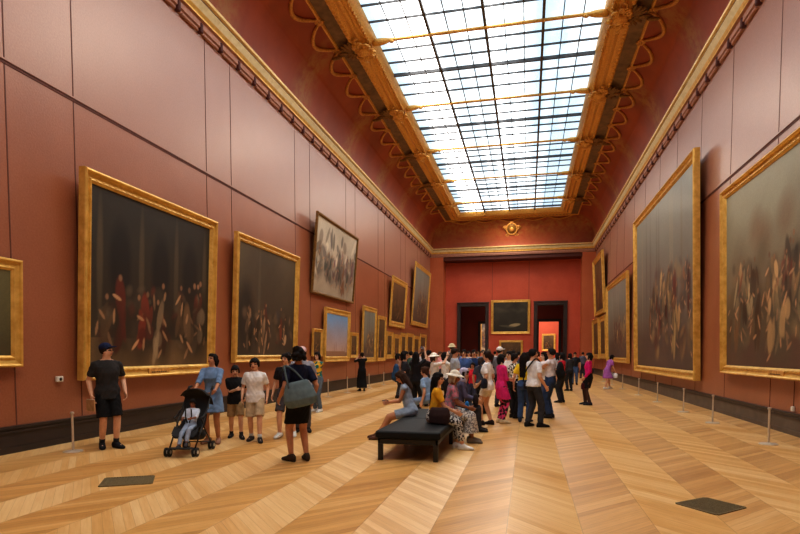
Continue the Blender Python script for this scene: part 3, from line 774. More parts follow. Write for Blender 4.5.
def person(at, face, H=1.68, sex='f', skin='light', hair=('long', (24, 18, 16)), label='', top=None, bottom=None, dress=None, shoe=(30, 28, 28), pose='stand',
           vox=.012, lean=0., head=(0, 0), seat=None, feet=None, hat=None, over={}, name='person', group=None, child=False, topname='shirt', twist=0., tights=None, socks=None, zoff=0.):
    s = H / 1.7; pz = dict(POSES[pose]); pz.update(over)
    root = empty(name, (at[0], at[1], zoff), -radians(face), label, 'person', group)
    X, Yf, Z = V(1, 0, 0), V(0, 1, 0), V(0, 0, 1)
    pel = V(0, 0, .905) if seat is None else V(0, 0, seat / s + .095)
    U = rot(Z, X, -radians(lean)); Fw = rot(Yf, X, -radians(lean)); Rt = X
    if lean > 30: pel = pel + V(0, -.12, 0)
    Rt2 = rot(Rt, U, radians(twist)); Fw2 = rot(Fw, U, radians(twist))
    B = MB(); rg = RG[sex]; hm = 1.18 if child else 1.
    def tp(d): return pel + U * d
    def tor(mb, lo, hi, inf, loose=0., extra=None):
        R = []
        for d, rx, ry, fy in rg:
            if d < lo - 1e-6 or d > hi + 1e-6: continue
            w = rx + inf; h = ry + inf
            if loose and d < .4: w = max(w, loose); h = max(h, loose * .72)
            if loose and lo < -.05 and d < .1: w = max(w, .196); h = max(h, .142)
            tw = max(0, min(1, d / .45)); A = nrm(Rt * (1 - tw) + Rt2 * tw); Bv = nrm(Fw * (1 - tw) + Fw2 * tw)
            R.append((tp(d) + Bv * fy, A * w, Bv * h))
        mb.loft([(c * s, a * s, b * s) for c, a, b in R], 20)
    tor(B, -1, 1, 0)
    sw = .16 if sex == 'f' else .182
    if child: sw *= .95
    J = {}
    def cn(mb, a, ra, b, rb, flat=(0, 0), n=12): mb.cone(a * s, ra * s, b * s, rb * s, n, flat)
    for k, sg in (('R', 1), ('L', -1)):
        sh = tp(.458) + Rt2 * sw * sg
        w = V(pz[k][0] * sg, pz[k][1], pz[k][2])
        if seat is not None and not pz.get('abs'): w = w + V(0, 0, pel[2] - .905)
        pole = V(sg * .45, -.7, -.8)
        if w[2] > sh[2] - .1: pole = V(sg * .8, -.1, -1.)
        if 'p' + k in pz: pole = V(*pz['p' + k])
        el, wr = ik(sh, w, .275, .25, pole); J['sh' + k], J['el' + k], J['wr' + k] = sh, el, wr
        thin = .85 if sex == 'f' else 1.
        if child: thin *= .85
        cn(B, tp(.43) + Rt2 * sg * .09, .062 * thin, sh - U * .01, .055 * thin); cn(B, tp(.525) + Rt2 * sg * .03, .034, sh + U * .01, .04 * thin)
        cn(B, sh, .054 * thin, el, .042 * thin); cn(B, el, .043 * thin, (el * .4 + wr * .6), .036 * thin); cn(B, (el * .4 + wr * .6), .036 * thin, wr, .026 * thin)
        # hand
        d = nrm(wr - el)
        if pose in ('phone', 'phone_high', 'one_up') and pz[k][2] > 1.3: d = nrm(d * .4 + Z * .6 + V(0, .1, 0))
        if pose in ('push', 'crossed', 'both_hold'): d = nrm(d + V(-sg * .5, .1, 0))
        nn = -Rt2 * sg; nn = nrm(nn - d * (nn @ d)); th = np.cross(d, nn) * sg
        if th @ (Fw2 + Z * .3) < 0: th = -th
        mv = max(.0085, vox / s * .62)
        for q, (o_, l_) in enumerate(((.030, .072), (.010, .080), (-.010, .075), (-.029, .058))):
            kn = wr + d * .085 + th * o_; cn(B, wr + th * o_ * .5, .018, kn, .0125 if mv < .0125 else mv, n=8)
            p = kn; dd = d; cur = pz.get('curl', .35) + q * .06; r = max(.0088, mv)
            for g_ in range(3):
                dd = nrm(dd * cos(cur) + nn * sin(cur)); p2 = p + dd * l_ * (.42, .32, .26)[g_]; cn(B, p, r, p2, r * .93, n=8); p = p2
        p = wr + d * .025 + th * .022; dd = nrm(d * .62 + th * .72 + nn * .25)
        for g_ in range(2):
            p2 = p + dd * .034; cn(B, p, .0115, p2, .0095, n=8); p = p2; dd = nrm(dd + d * .35)
        # legs
        hp = pel + Rt * .088 * sg - Z * .01
        fx, fy = pz.get('f' + k, (.10, 0.)); fz = .085
        if feet and k in feet: fx, fy, fz = feet[k]
        elif seat is not None: fx, fy = .10, .44
        ank = V(fx * sg, fy, fz)
        kn, ank = ik(hp, ank, .425, .41, V(sg * .08, 1, .25 if seat is not None else 0.))
        J['hp' + k], J['kn' + k], J['an' + k] = hp, kn, ank
        cn(B, hp, .088 * (.9 if child else 1), kn, .058); cn(B, kn, .056, kn * .65 + ank * .35, .056); cn(B, kn * .65 + ank * .35, .056, ank, .036)
        J['toe' + k] = ank + nrm(V(sg * .25, 1, 0)) * .13 - Z * .045
        cn(B, ank - Z * .03, .034, J['toe' + k], .027)
    # head
    nb = tp(.565); hy_, hp_ = radians(head[0]), radians(head[1])
    hu = rot(U, X, radians(lean) * .6); hf = rot(Fw, X, radians(lean) * .6)
    hf = rot(hf, hu, -hy_); hr = np.cross(hf, hu); hu2 = rot(hu, hr, hp_); hf = rot(hf, hr, hp_); hu = hu2
    hc = nb + hu * .115 + hf * .014 + V(0, 0, 0)
    def hp3(x, y, z): return (hc + (hr * x + hf * y + hu * z) * hm) * s
    def hel(mb, x, y, z, rx, ry, rz): mb.ell(hp3(x, y, z), [hr * rx * s * hm, hf * ry * s * hm, hu * rz * s * hm])
    hel(B, 0, -.012, .022, .072, .09, .088); hel(B, 0, .018, -.03, .058, .068, .078); hel(B, 0, .048, -.07, .03, .03, .026)
    B.cone(hp3(0, .082, .002), .007 * s, hp3(0, .1, -.026), .0125 * s, 8); B.cone(hp3(-.022, .076, -.012), .014 * s, hp3(.022, .076, -.012), .014 * s, 8)
    B.cone(hp3(-.016, .077, -.054), .010 * s, hp3(.016, .077, -.054), .010 * s, 8)
    B.cone(hp3(-.03, .073, .022), .012 * s, hp3(.03, .073, .022), .012 * s, 8)
    for e in (-1, 1): hel(B, e * .073, -.008, -.008, .010, .018, .03)
    me = remesh(B, vox * VOXMUL, 2, .5)
    v = getv(me).astype(float); q = (v / s - hc) / hm; qx, qy, qz = q @ hr, q @ hf, q @ hu
    sk = np.array(srgb(*SKINS[skin])); c = np.tile(sk, (len(v), 1)) * (1 + .05 * np.sin(v[:, :1] * 40 + v[:, 2:] * 31))
    def mixin(mask, col): 
        global _
        k_ = np.clip(mask, 0, 1)[:, None]; c[:] = c * (1 - k_) + np.array(srgb(*col)) * k_
    fr_ = (qy > .04)
    w_ = max(1., vox / .009)
    for e in (-1, 1):
        d2 = ((qx - e * .031) / .016) ** 2 + ((qz - .002) / (.0075 * w_)) ** 2; mixin(fr_ * (1.9 - d2), (30, 18, 16))
        d2 = ((qx - e * .031) / .022) ** 2 + ((qz - .024 - .003) / (.005 * w_)) ** 2; mixin(fr_ * (1.7 - d2) * .9, (40, 26, 22))
    d2 = (qx / .026) ** 2 + ((qz + .055) / (.009 * w_)) ** 2; mixin(fr_ * (1.6 - d2) * .8, (160, 70, 64))
    d2 = ((np.abs(qx) - .045) / .02) ** 2 + ((qz + .025) / .02) ** 2; mixin(fr_ * (1 - d2) * .25, (206, 120, 100))
    setcol(me, c); link('body', me, M_SKIN, root, True, False)
    cv_ = max(.0105, vox) * VOXMUL
    def wrinkle(me, amp=.004):
        vv = getv(me).astype(float); nn_ = np.empty(len(vv) * 3, np.float32); me.vertices.foreach_get('normal', nn_); nn_ = nn_.reshape(-1, 3)
        ph = (hash(label) % 100) / 10
        w = np.sin(vv[:, 2] * 52 + 9 * np.sin(vv[:, 0] * 11 + ph) + 4 * np.sin(vv[:, 1] * 17)) * .6 + np.sin(vv[:, 0] * 45 + vv[:, 2] * 23 + ph) * .4
        setv(me, vv + nn_ * (w * amp * s)[:, None])
    def part(nm, mb, mat, it=2, wr_=True):
        me = remesh(mb, cv_, it); 
        if wr_: wrinkle(me)
        return link(nm, me, mat, root, True, False)
    def sleeves(mb, kind, inf=.0):
        for k in 'RL':
            sh, el, wr = J['sh' + k], J['el' + k], J['wr' + k]; sg = 1 if k == 'R' else -1
            cn(mb, tp(.43) + Rt2 * sg * .08, .070, sh - U * .008, .060 + inf); cn(mb, tp(.50) + Rt2 * sg * .045, .045, sh + U * .01, .048)
            if kind == 's': cn(mb, sh, .060 + inf, sh + (el - sh) * .72, .062 + inf, (0, 1))
            elif kind == 'h': cn(mb, sh, .061 + inf, el, .054 + inf); cn(mb, el, .056 + inf, el + (wr - el) * .25, .05 + inf, (0, 1))
            elif kind == 'l': cn(mb, sh, .061 + inf, el, .052 + inf); cn(mb, el, .054 + inf, el + (wr - el) * .94, .04 + inf, (0, 1))
    def skirt(mb, hem, flare, lo=.14):
        """from the waist down to height hem"""
        kl = (J['knR'] + J['knL']) / 2; al = (J['anR'] + J['anL']) / 2
        if seat is None:
            R = [(tp(lo), Rt * .14, Fw * .11), (tp(.05), Rt * .175, Fw * .13), (tp(-.03), Rt * .187, Fw * .145)]
            z1 = pel[2] - .03
            for i in range(1, 7):
                t = i / 6; z = z1 + (hem - z1) * t
                cc = (pel * (1 - min(1, t)) + kl * min(1, t)) if z > kl[2] else kl + (al - kl) * ((kl[2] - z) / (kl[2] - al[2] + 1e-6)) * .8
                if z > kl[2]: cc = pel + (kl - pel) * ((pel[2] - z) / (pel[2] - kl[2] + 1e-6))
                R.append((V(cc[0], cc[1], z), X * (.187 + flare * t), Yf * (.145 + flare * t)))
            mb.loft([(c * s, a * s, b * s) for c, a, b in R], 24)
        else:
            cn(mb, tp(0), .15, (pel * .3 + kl * .7) , .125)
            for k in 'RL':
                cn(mb, J['hp' + k], .12, J['kn' + k], .082)
                if hem < .4: cn(mb, J['kn' + k], .09 + flare * .3, J['kn' + k] + (J['an' + k] - J['kn' + k]) * (1 - hem / .5), .10 + flare, (0, 1))
            if hem < .4: cn(mb, kl, .10, kl + (al - kl) * (1 - hem / .5), .11 + flare * .8, (0, 1))
    def legs(mb, frac, inf=.02):
        tor(mb, -.1, .14, inf * .9)
        for k in 'RL':
            hp, kn, an = J['hp' + k], J['kn' + k], J['an' + k]
            if frac < 1: cn(mb, hp, .100 + inf * .3, hp + (kn - hp) * frac, .078 + inf, (0, 1))
            else: cn(mb, hp, .100, kn, .068 + inf * .5); cn(mb, kn, .066 + inf * .5, kn + (an - kn) * (frac - 1), .052 + inf * .6, (0, 1))
    if tights: mb = MB(); legs(mb, 1.97, .004); part('tights', mb, cloth(tights), 2, False)
    if bottom:
        kd, col = bottom[0], bottom[1]; mb = MB()
        if kd == 'trousers': legs(mb, bottom[2] if len(bottom) > 2 else 1.95, .02 if len(bottom) < 4 else .04)
        elif kd == 'shorts': legs(mb, bottom[2] if len(bottom) > 2 else .75, .018)
        elif kd == 'leggings': legs(mb, bottom[2] if len(bottom) > 2 else 1.98, .004)
        else: skirt(mb, bottom[2] if len(bottom) > 2 else .5, bottom[3] if len(bottom) > 3 else .01)
        part(kd, mb, cloth(col[:3], col[3] if len(col) > 3 else None))
    if top:
        col, sl = top[0], top[1]; mb = MB(); hem = top[2] if len(top) > 2 else -.02
        tor(mb, hem, .535, .012 if hem > -.05 else .018, .148 if sex == 'f' else .166); sleeves(mb, sl); part(topname, mb, cloth(col[:3], col[3] if len(col) > 3 else None))
    if dress:
        col, sl, hem, fl = dress; mb = MB(); tor(mb, -.02, .535, .014); sleeves(mb, sl); skirt(mb, hem, fl)
        part('dress', mb, cloth(col[:3], col[3] if len(col) > 3 else None))
    for k in 'RL':
        an, toe = J['an' + k], J['toe' + k]; mb = MB()
        fdir = toe - an; fdir[2] = 0; fdir = nrm(fdir); sd = np.cross(fdir, Z); base = an[2] - .085
        R = []
        for t, w, h in ((-.08, .024, .06), (-.065, .040, .10), (-.02, .046, .125), (.03, .047, .115), (.08, .050, .08), (.14, .050, .062), (.185, .040, .048), (.205, .022, .03)):
            R.append((t, w, h))
        n_ = 14; vs = []; 
        for t, w, h in R:
            for j in range(n_):
                a = 2 * pi * j / n_; z = h * .5 + h * .5 * sin(a); z = max(z, 0.002)
                vs.append((V(an[0], an[1], base) + fdir * t + sd * w * np.sign(cos(a)) * abs(cos(a)) ** .6 + Z * z) * s)
        F = [(i * n_ + j, i * n_ + (j + 1) % n_, (i + 1) * n_ + (j + 1) % n_, (i + 1) * n_ + j) for i in range(len(R) - 1) for j in range(n_)]
        F += [tuple(range(n_))[::-1], tuple((len(R) - 1) * n_ + j for j in range(n_))]
        mb.add(vs, F); obj('shoe', mb, cloth(shoe), root, True)
        if socks: 
            mb = MB(); cn(mb, an - Z * .01, .043, an + (J['kn' + k] - an) * .2, .045, (1, 1)); obj('sock', mb, cloth(socks), root, True)
    if hair:
        st, hcx = hair; mb = MB()
        hel(mb, 0, -.022, .030, .081, .094, .092)
        hel(mb, 0, .02, .062, .066, .068, .052)
        def hcn(a, ra, b, rb): mb.cone(hp3(*a), ra * s * hm, hp3(*b), rb * s * hm, 10)
        for e in (-1, 1): hcn((e * .066, .012, .04), .02, (e * .07, -.01, -.01 if st == 'short' else -.03), .02)
        if st not in ('short', 'fringe') or sex == 'f': hcn((0, -.075, 0), .05, (0, -.07, -.05), .045)
        if st == 'fringe' or st == 'bob': hcn((-.045, .074, .052), .02, (.045, .074, .052), .02)
        if st in ('bob',):
            for e in (-1, 1): hcn((e * .07, -.01, .02), .034, (e * .072, .0, -.085), .028)
            hcn((0, -.08, 0), .06, (0, -.07, -.09), .055)
        if st == 'curly':
            for i in range(26):
                a = random.uniform(0, 2 * pi); z = random.uniform(-.07, .11); r = .085 * cos(min(1.3, max(0, z) * 9))
                if sin(a) * r > .045 and z < .06: continue
                hel(mb, cos(a) * r, sin(a) * r - .03, z, .034, .034, .034)
        if st == 'long' or st == 'verylong':
            L_ = .28 if st == 'long' else .48
            for e in (-1, 0, 1):
                hcn((e * .05, -.07, 0), .05, (e * .055, -.085, -.12), .045); hcn((e * .055, -.085, -.12), .045, (e * .05, -.1, -L_), .028)
            for e in (-1, 1): hcn((e * .074, -.01, .02), .026, (e * .08, -.02, -.13), .026)
        if st == 'pony': hcn((0, -.1, .03), .03, (0, -.14, 0), .034); hcn((0, -.14, 0), .034, (0, -.12, -.16), .018)
        if st == 'bun': hel(mb, 0, -.105, .06, .045, .045, .045)
        me = remesh(mb, cv_ * .8, 1); wrinkle(me, .003); link('hair', me, cloth(hcx), root, True, False)
    if hat:
        st, hcx = hat; mb = MB()
        hel(mb, 0, -.014, .058, .089, .103, .082)
        if st == 'cap':
            mb.ell(hp3(0, .105, .055), [hr * .07 * s, hf * .075 * s, hu * .012 * s])
        elif st == 'scarf':
            hel(mb, 0, -.03, .01, .092, .1, .115); mb.cone(hp3(0, -.04, -.06), .085 * s, hp3(0, -.03, -.14), .1 * s, 14)
        else:
            w = .17 if st == 'sunhat' else .135
            mb.loft([(hp3(0, -.01, z), hr * r * s, hf * r * s * 1.05) for r, z in ((w, .018), (w + .005, .026), (w * .8, .048), (.08, .062))], 24)
        me = remesh(mb, cv_ * .8, 1); link('hat' if st != 'scarf' else 'headscarf', me, cloth(hcx), root, True, False)
    return root, J, s, (hc, hr, hf, hu)
def world(root, p):
    a = root.rotation_euler.z; x, y, z = p
    return V(root.location.x + x * cos(a) - y * sin(a), root.location.y + x * sin(a) + y * cos(a), root.location.z + z)
def phone(root, J, s, label, ks='RL', col=(24, 24, 26)):
    p = sum(J['wr' + k] for k in ks) / len(ks) * s + V(0, .05, .11) * s; w = world(root, p)
    t = empty('smartphone', w, root.rotation_euler.z, label, 'phone'); t.rotation_euler.x = radians(-8)
    m = MB(); m.bbox((-.075, -.005, -.038), (.075, .005, .038), .004); obj('case', m, cloth(col), t)
    m = MB(); m.box((-.07, -.0065, -.034), (.07, -.0048, .034)); obj('screen', m, simple('lit_phone_screen', srgb(120, 130, 150), .2), t)
def bag(at, rz, kind, col, label, sc=1., strap=None, pat=None):
    """strap: list of world points"""
    root = empty({'back': 'backpack', 'tote': 'tote_bag', 'hand': 'handbag', 'cross': 'shoulder_bag'}[kind], at, -radians(rz), label, 'backpack' if kind == 'back' else 'bag')
    m = MB()
    if kind == 'back':
        m.ell(V(0, 0, 0) * sc, [V(.15, 0, 0) * sc, V(0, .09, 0) * sc, V(0, 0, .24) * sc], 16); m.ell(V(0, -.07, -.08) * sc, [V(.11, 0, 0) * sc, V(0, .06, 0) * sc, V(0, 0, .12) * sc], 14)
    elif kind == 'tote':
        m.loft([(V(0, 0, z) * sc, V(w, 0, 0) * sc, V(0, d, 0) * sc) for z, w, d in ((-.19, .12, .04), (-.17, .2, .08), (-.08, .24, .10), (.04, .21, .075), (.14, .17, .04), (.17, .15, .02))], 22)
    else:
        m.loft([(V(0, 0, z) * sc, V(w, 0, 0) * sc, V(0, d, 0) * sc) for z, w, d in ((-.13, .10, .03), (-.12, .15, .06), (0, .17, .07), (.09, .15, .05), (.12, .12, .02))], 20)
    me = remesh(m, .012 * sc, 2); link('bag_body', me, cloth(col, pat), root, True, False)
    if strap:
        R = root.rotation_euler.z; P0 = V(*at)
        for st in strap:
            pts = []
            for p in st:
                d = V(*p) - P0; pts.append(V(d[0] * cos(R) + d[1] * sin(R), -d[0] * sin(R) + d[1] * cos(R), d[2]))
            m = MB(); m.tube(smoothpts(pts), .016, 8); obj('strap', m, cloth(tuple(int(x * .8) for x in col)), root, True)
    return root
def smoothpts(p, k=5):
    out = []; p = [np.asarray(q) for q in p]
    for i in range(len(p) - 1):
        a = p[max(i - 1, 0)]; b = p[i]; c = p[i + 1]; d = p[min(i + 2, len(p) - 1)]
        for t in np.arange(k) / k: out.append(.5 * ((2 * b) + (c - a) * t + (2 * a - 5 * b + 4 * c - d) * t * t + (3 * b - a - 3 * c + d) * t ** 3))
    out.append(p[-1]); return out
BLK = (26, 22, 22)
# nearest visitors, left
r, J, s, _ = person((-6.98, 8.11), 122, 1.78, 'm', 'light', ('short', (40, 28, 20)), 'person in dark grey T-shirt, black shorts and navy cap holding a tan folder', top=((46, 44, 44), 's', -.1), bottom=('shorts', (20, 20, 22), .92), shoe=(22, 22, 24), pose='relax', vox=.007, head=(-44, 6), hat=('cap', (26, 34, 66)), socks=(30, 30, 32), over={'R': (.25, .04, .88), 'L': (.25, .08, .9), 'fR': (.09, -.04), 'fL': (.09, .07)})
w = world(r, J['wrR'] * s + V(.03, .06, -.16) * s)
t = empty('paper_folder', w, r.rotation_euler.z + .2, 'tan paper folder held in the hand of the person in the navy cap', 'folder'); m = MB(); m.bbox((-.012, -.12, -.09), (.012, .12, .10), .004); obj('cover', m, cloth((176, 140, 100)), t); m = MB(); m.box((-.009, -.117, .095), (.009, .117, .106)); obj('pages', m, M_WHITE, t)
person((-5.53, 8.99), 168, 1.62, 'f', 'tan', ('pony', BLK), 'person in a blue denim shirt dress pushing the black stroller', dress=((112, 140, 176), 'h', .60, .05), shoe=(150, 110, 90), pose='push', vox=.007, head=(24, 14))
person((-5.43, 9.62), 152, 1.38, 'm', 'light', ('fringe', BLK), 'child in a black T-shirt and khaki shorts with hands held together', top=((24, 22, 24), 's', -.1), bottom=('shorts', (160, 132, 92), .9), shoe=(24, 24, 26), pose='both_hold', vox=.0075, head=(0, -6), child=True, over={'fR': (.11, -.16), 'fL': (.12, .16), 'R': (-.02, .25, 1.16), 'L': (.25, .10, .95)}, socks=(40, 40, 40))
person((-4.89, 9.37), 160, 1.52, 'm', 'light', ('fringe', BLK), 'child in a white T-shirt and beige shorts beside the one in black', top=((226, 224, 222), 's', -.1), bottom=('shorts', (190, 170, 140), .92), shoe=(50, 44, 42), pose='relax', vox=.0075, head=(10, 0), child=True, over={'fR': (.10, -.10), 'fL': (.10, .16)}, socks=(200, 200, 200))
r, J, s, _ = person((-3.34, 7.76), -48, 1.72, 'f', 'tan', ('curly', BLK), 'person seen from behind in navy top and black skirt with a grey tote', top=((22, 26, 50), 's', -.02), bottom=('skirt', (16, 15, 18), .56, .0), shoe=(60, 48, 36), pose='strap', vox=.0075, head=(8, 6), over={'R': (.24, .02, .9), 'L': (.26, .10, .94), 'fL': (.11, .04), 'fR': (.11, -.02)})
bx = world(r, V(-.10, -.235, 1.04))
bg = bag(tuple(bx), -14, 'tote', (98, 116, 122), 'large grey-blue tote bag hanging behind the person in the black skirt', 1.05, [[world(r, V(-.22, -.20, 1.14)), world(r, V(-.20, -.14, 1.34)), world(r, V(-.15, -.04, 1.46)), world(r, V(-.15, .04, 1.42))], [world(r, V(.02, -.22, 1.2)), world(r, V(-.06, -.15, 1.38)), world(r, V(-.13, -.05, 1.47)), world(r, V(-.14, .05, 1.43))]])
person((-4.54, 9.96), 170, 1.62, 'f', 'light', ('curly', BLK), 'person with dark curly hair and black top, mostly hidden behind the navy top', top=((30, 26, 30), 's', -.02), bottom=('shorts', (70, 66, 70), .9), shoe=(210, 210, 205), vox=.010, head=(20, 0), over={'fR': (.12, .1), 'fL': (.12, -.12)})
person((-4.52, 10.70), 160, 1.74, 'm', 'light', ('short', (60, 40, 30)), 'person in a pink and white cap behind the curly-haired one', top=((150, 150, 160), 's', -.06), bottom=('trousers', (90, 90, 100)), vox=.012, hat=('cap', (226, 190, 190)))
person((-5.64, 14.42), 205, 1.66, 'f', 'pale', ('bob', BLK), 'person in a teal, green and yellow shirt with arms crossed', top=((16, 104, 100, 'tropic'), 'h', -.04), bottom=('trousers', (90, 104, 120)), shoe=(220, 220, 220), pose='crossed', vox=.010, head=(-10, 0))
person((-6.94, 22.91), 330, 1.66, 'f', 'light', ('bun', BLK), 'person in a long black dress raising a phone by the left wall', dress=((18, 16, 18), 'h', .14, .05), pose='phone', vox=.013, over={'R': (.10, .30, 1.58), 'L': (.10, .3, 1.5)}, head=(0, 10))
bg.rotation_euler.y = -.22
# stroller and toddler
SP = (-5.29, 7.91); SR = 168
sr = empty('stroller', (SP[0] - .05, SP[1] + .10, 0), -radians(SR), 'black folding stroller with hood carrying a toddler in pale clothes', 'stroller')
m = MB()
for e in (-1, 1):
    m.tube([V(e * .20, .36, .10), V(e * .21, .05, .42), V(e * .21, -.26, .76), V(e * .20, -.42, .98), V(e * .20, -.50, 1.04)], .013, 8)
    m.tube([V(e * .22, -.36, .10), V(e * .215, -.10, .34), V(e * .21, .06, .56)], .012, 8)
    m.tube([V(e * .215, -.24, .72), V(e * .22, .0, .60), V(e * .215, .12, .58)], .014, 8)
for y, z in ((-.34, .13), (.34, .13), (-.1, .36)): m.tube([V(-.21, y, z), V(.21, y, z)], .010, 8)
obj('frame', m, M_BLKMETAL, sr, True)
for e in (-1, 1):
    m = MB(); m.tube([V(e * .20, -.44, .995), V(e * .20, -.51, 1.05), V(e * .19, -.58, 1.05)], .02, 10); obj('handle', m, M_RUBBER, sr, True)
    for y in (-.36, .36):
        for q in (-.028, .028):
            m = MB(); x = e * .215 + q
            m.loft([(V(x - .012, y, .075), V(0, .06, 0), V(0, 0, .06)), (V(x - .012, y, .075), V(0, .072, 0), V(0, 0, .072)), (V(x + .012, y, .075), V(0, .072, 0), V(0, 0, .072)), (V(x + .012, y, .075), V(0, .06, 0), V(0, 0, .06))], 20)
            wh = obj('wheel', m, M_RUBBER, sr, 40)
            m = MB(); m.tube([V(x - .016, y, .075), V(x + .016, y, .075)], .03, 12); obj('hub', m, M_STEEL, wh, 40)
m = MB(); prof = [V(0, .26, .30), V(0, .14, .40), V(0, .0, .37), V(0, -.12, .42), V(0, -.24, .66), V(0, -.31, .88)]
vs = []; 
for p in prof:
    for x in (-.2, -.15, 0, .15, .2): vs.append(p + V(x, 0, .05 if abs(x) > .18 else (.0 if x else -.02)))
for p in prof:
    for x in (-.2, -.15, 0, .15, .2): vs.append(p + V(x, -.01, -.03 + (.05 if abs(x) > .18 else 0)))
F = []
for i in range(5):
    for j in range(4):
        for o in (0, 30): F.append((o + i * 5 + j, o + i * 5 + j + 1, o + i * 5 + j + 6, o + i * 5 + j + 5))
m.add(vs, F); obj('seat', m, simple('stroller_fabric', srgb(30, 29, 32), .85), sr, True)
m = MB(); n = 12; ang = np.linspace(radians(84), radians(168), 9); vs = []
for a in ang:
    for t in np.linspace(-1, 1, n):
        vs.append(V(.225 * t, -.2 + .30 * cos(a) * (1 - .12 * t * t), .70 + .34 * sin(a) * (1 - .35 * abs(t) ** 3)))
m.add(vs, [(i * n + j, i * n + j + 1, (i + 1) * n + j + 1, (i + 1) * n + j) for i in range(len(ang) - 1) for j in range(n - 1)])
hd = obj('hood', m, simple('stroller_fabric', srgb(30, 29, 32), .85), sr, True); md = hd.modifiers.new('s', 'SOLIDIFY'); md.thickness = .012
m = MB(); m.bbox((-.17, .34, .13), (.17, .46, .15), .006); obj('footrest', m, M_RUBBER, sr)
m = MB(); m.loft([(V(0, -.2, .2), V(.14, 0, 0), V(0, .12, 0)), (V(0, -.2, .24), V(.17, 0, 0), V(0, .16, 0)), (V(0, -.2, .34), V(.18, 0, 0), V(0, .17, 0))], 16); obj('basket', m, simple('stroller_fabric', srgb(30, 29, 32), .85), sr, True)
tw_ = V(*SP, 0); a_ = -radians(SR); off_ = V(0, .0, 0)
tx, ty = SP[0] - .05 - sin(a_) * -.02, SP[1] + .10 + cos(a_) * -.02
r, J, s, _ = person((tx, ty), SR, .92, 'm', 'brown', ('short', (26, 20, 18)), 'toddler in a pale blue top and light jeans lying back in the stroller', top=((196, 206, 222), 'h', -.02), bottom=('trousers', (150, 164, 186), 1.9), shoe=(60, 56, 60), seat=.40, vox=.0065, lean=-22, head=(0, -16), child=True, feet={'R': (.12, .62, .30), 'L': (.10, .60, .38)}, over={'R': (.14, .28, 1.12), 'L': (.14, .28, 1.14)})
m = MB()
for e in (-1, 1): m.tube([world(r, V(e * .045, .08, .72)) , world(r, V(e * .05, .085, .60)), world(r, V(e * .015, .10, .50))], .011, 6)
h_ = obj('harness_strap', m, M_RUBBER, None, True); h_.parent = sr; h_.matrix_parent_inverse = __import__('mathutils').Matrix.LocRotScale(sr.location, sr.rotation_euler, None).inverted()
# seated on the bench
r, J, s, _ = person((-2.14, 10.21), 262, 1.66, 'f', 'tan', ('long', (58, 38, 26)), 'seated person in a pale blue-grey playsuit looking down at a phone, feet stretched left', top=((150, 168, 190), 'n', -.02), bottom=('shorts', (150, 168, 190), .7), shoe=(90, 60, 46), seat=.455, vox=.009, lean=14, head=(8, -22), feet={'R': (.08, .66, .085), 'L': (.10, .60, .085)}, over={'R': (-.02, .42, 1.06), 'L': (.02, .42, 1.06)})
w_ = world(r, (J['wrR'] + J['wrL']) / 2 * s + V(0, .07, .03)); t = empty('smartphone', w_, r.rotation_euler.z, 'dark phone in the hands of the seated person in pale blue', 'phone'); m = MB(); m.bbox((-.036, -.06, -.005), (.036, .06, .005), .003); obj('case', m, M_BLKMETAL, t); m = MB(); m.box((-.032, -.055, .0045), (.032, .055, .0065)); obj('screen', m, simple('lit_phone_screen', srgb(120, 130, 150), .2), t)
person((-2.27, 12.78), 285, 1.64, 'f', 'light', ('bun', (70, 42, 28)), 'seated person in a light blue shirt with brown hair, behind the one in the playsuit', top=((140, 170, 205), 's', -.02), bottom=('trousers', (120, 140, 170)), seat=.455, vox=.012, lean=8, head=(10, 0))
r, J, s, _ = person((-1.54, 9.25), 78, 1.62, 'f', 'light', ('verylong', (16, 12, 12)), 'seated person with very long black hair, mustard top and patterned trousers', top=((226, 168, 40), 's', -.02), bottom=('trousers', (40, 40, 46, 'floral'), 1.8), shoe=(226, 226, 224), seat=.455, vox=.009, lean=6, head=(14, 0), feet={'R': (.08, .50, .085), 'L': (.10, .42, .085)}, over={'R': (.10, .38, 1.0), 'L': (.12, .36, 1.0)})
bag(tuple(world(r, V(.24, .08, .60))), 6, 'hand', (54, 38, 38), 'dark brown leather handbag beside the seated person in mustard', 1.1)
r, J, s, _ = person((-1.41, 10.04), 80, 1.64, 'f', 'brown', ('bob', (190, 180, 165)), 'seated person in white hat, plaid shirt and pale lace skirt', top=((130, 120, 135, 'plaid'), 's', -.02), bottom=('skirt', (120, 116, 120, 'lace'), .14, .04), shoe=(120, 110, 100), seat=.455, vox=.010, lean=10, head=(16, -6), hat=('sunhat', (222, 216, 200)), over={'R': (.12, .38, 1.0), 'L': (.10, .40, 1.0)})
bag(tuple(world(r, V(.02, .34, .68))), 80, 'hand', (40, 120, 190), 'small bright blue pouch on the lap of the plaid-shirted person', .6)
r, J, s, _ = person((-1.41, 11.54), 84, 1.64, 'f', 'light', ('bob', BLK), 'seated person in a lilac-grey headscarf and dark clothes at the bench far end', top=((86, 80, 104), 'l', -.04), bottom=('trousers', (50, 48, 54)), shoe=(40, 36, 36), seat=.455, vox=.011, lean=10, head=(10, -4), hat=('scarf', (176, 172, 196)), over={'R': (.08, .38, 1.02), 'L': (.08, .38, 1.02)})
bag(tuple(world(r, V(.10, .36, .68))), 84, 'hand', (40, 30, 32), 'black handbag on the lap of the person in the headscarf', .9)
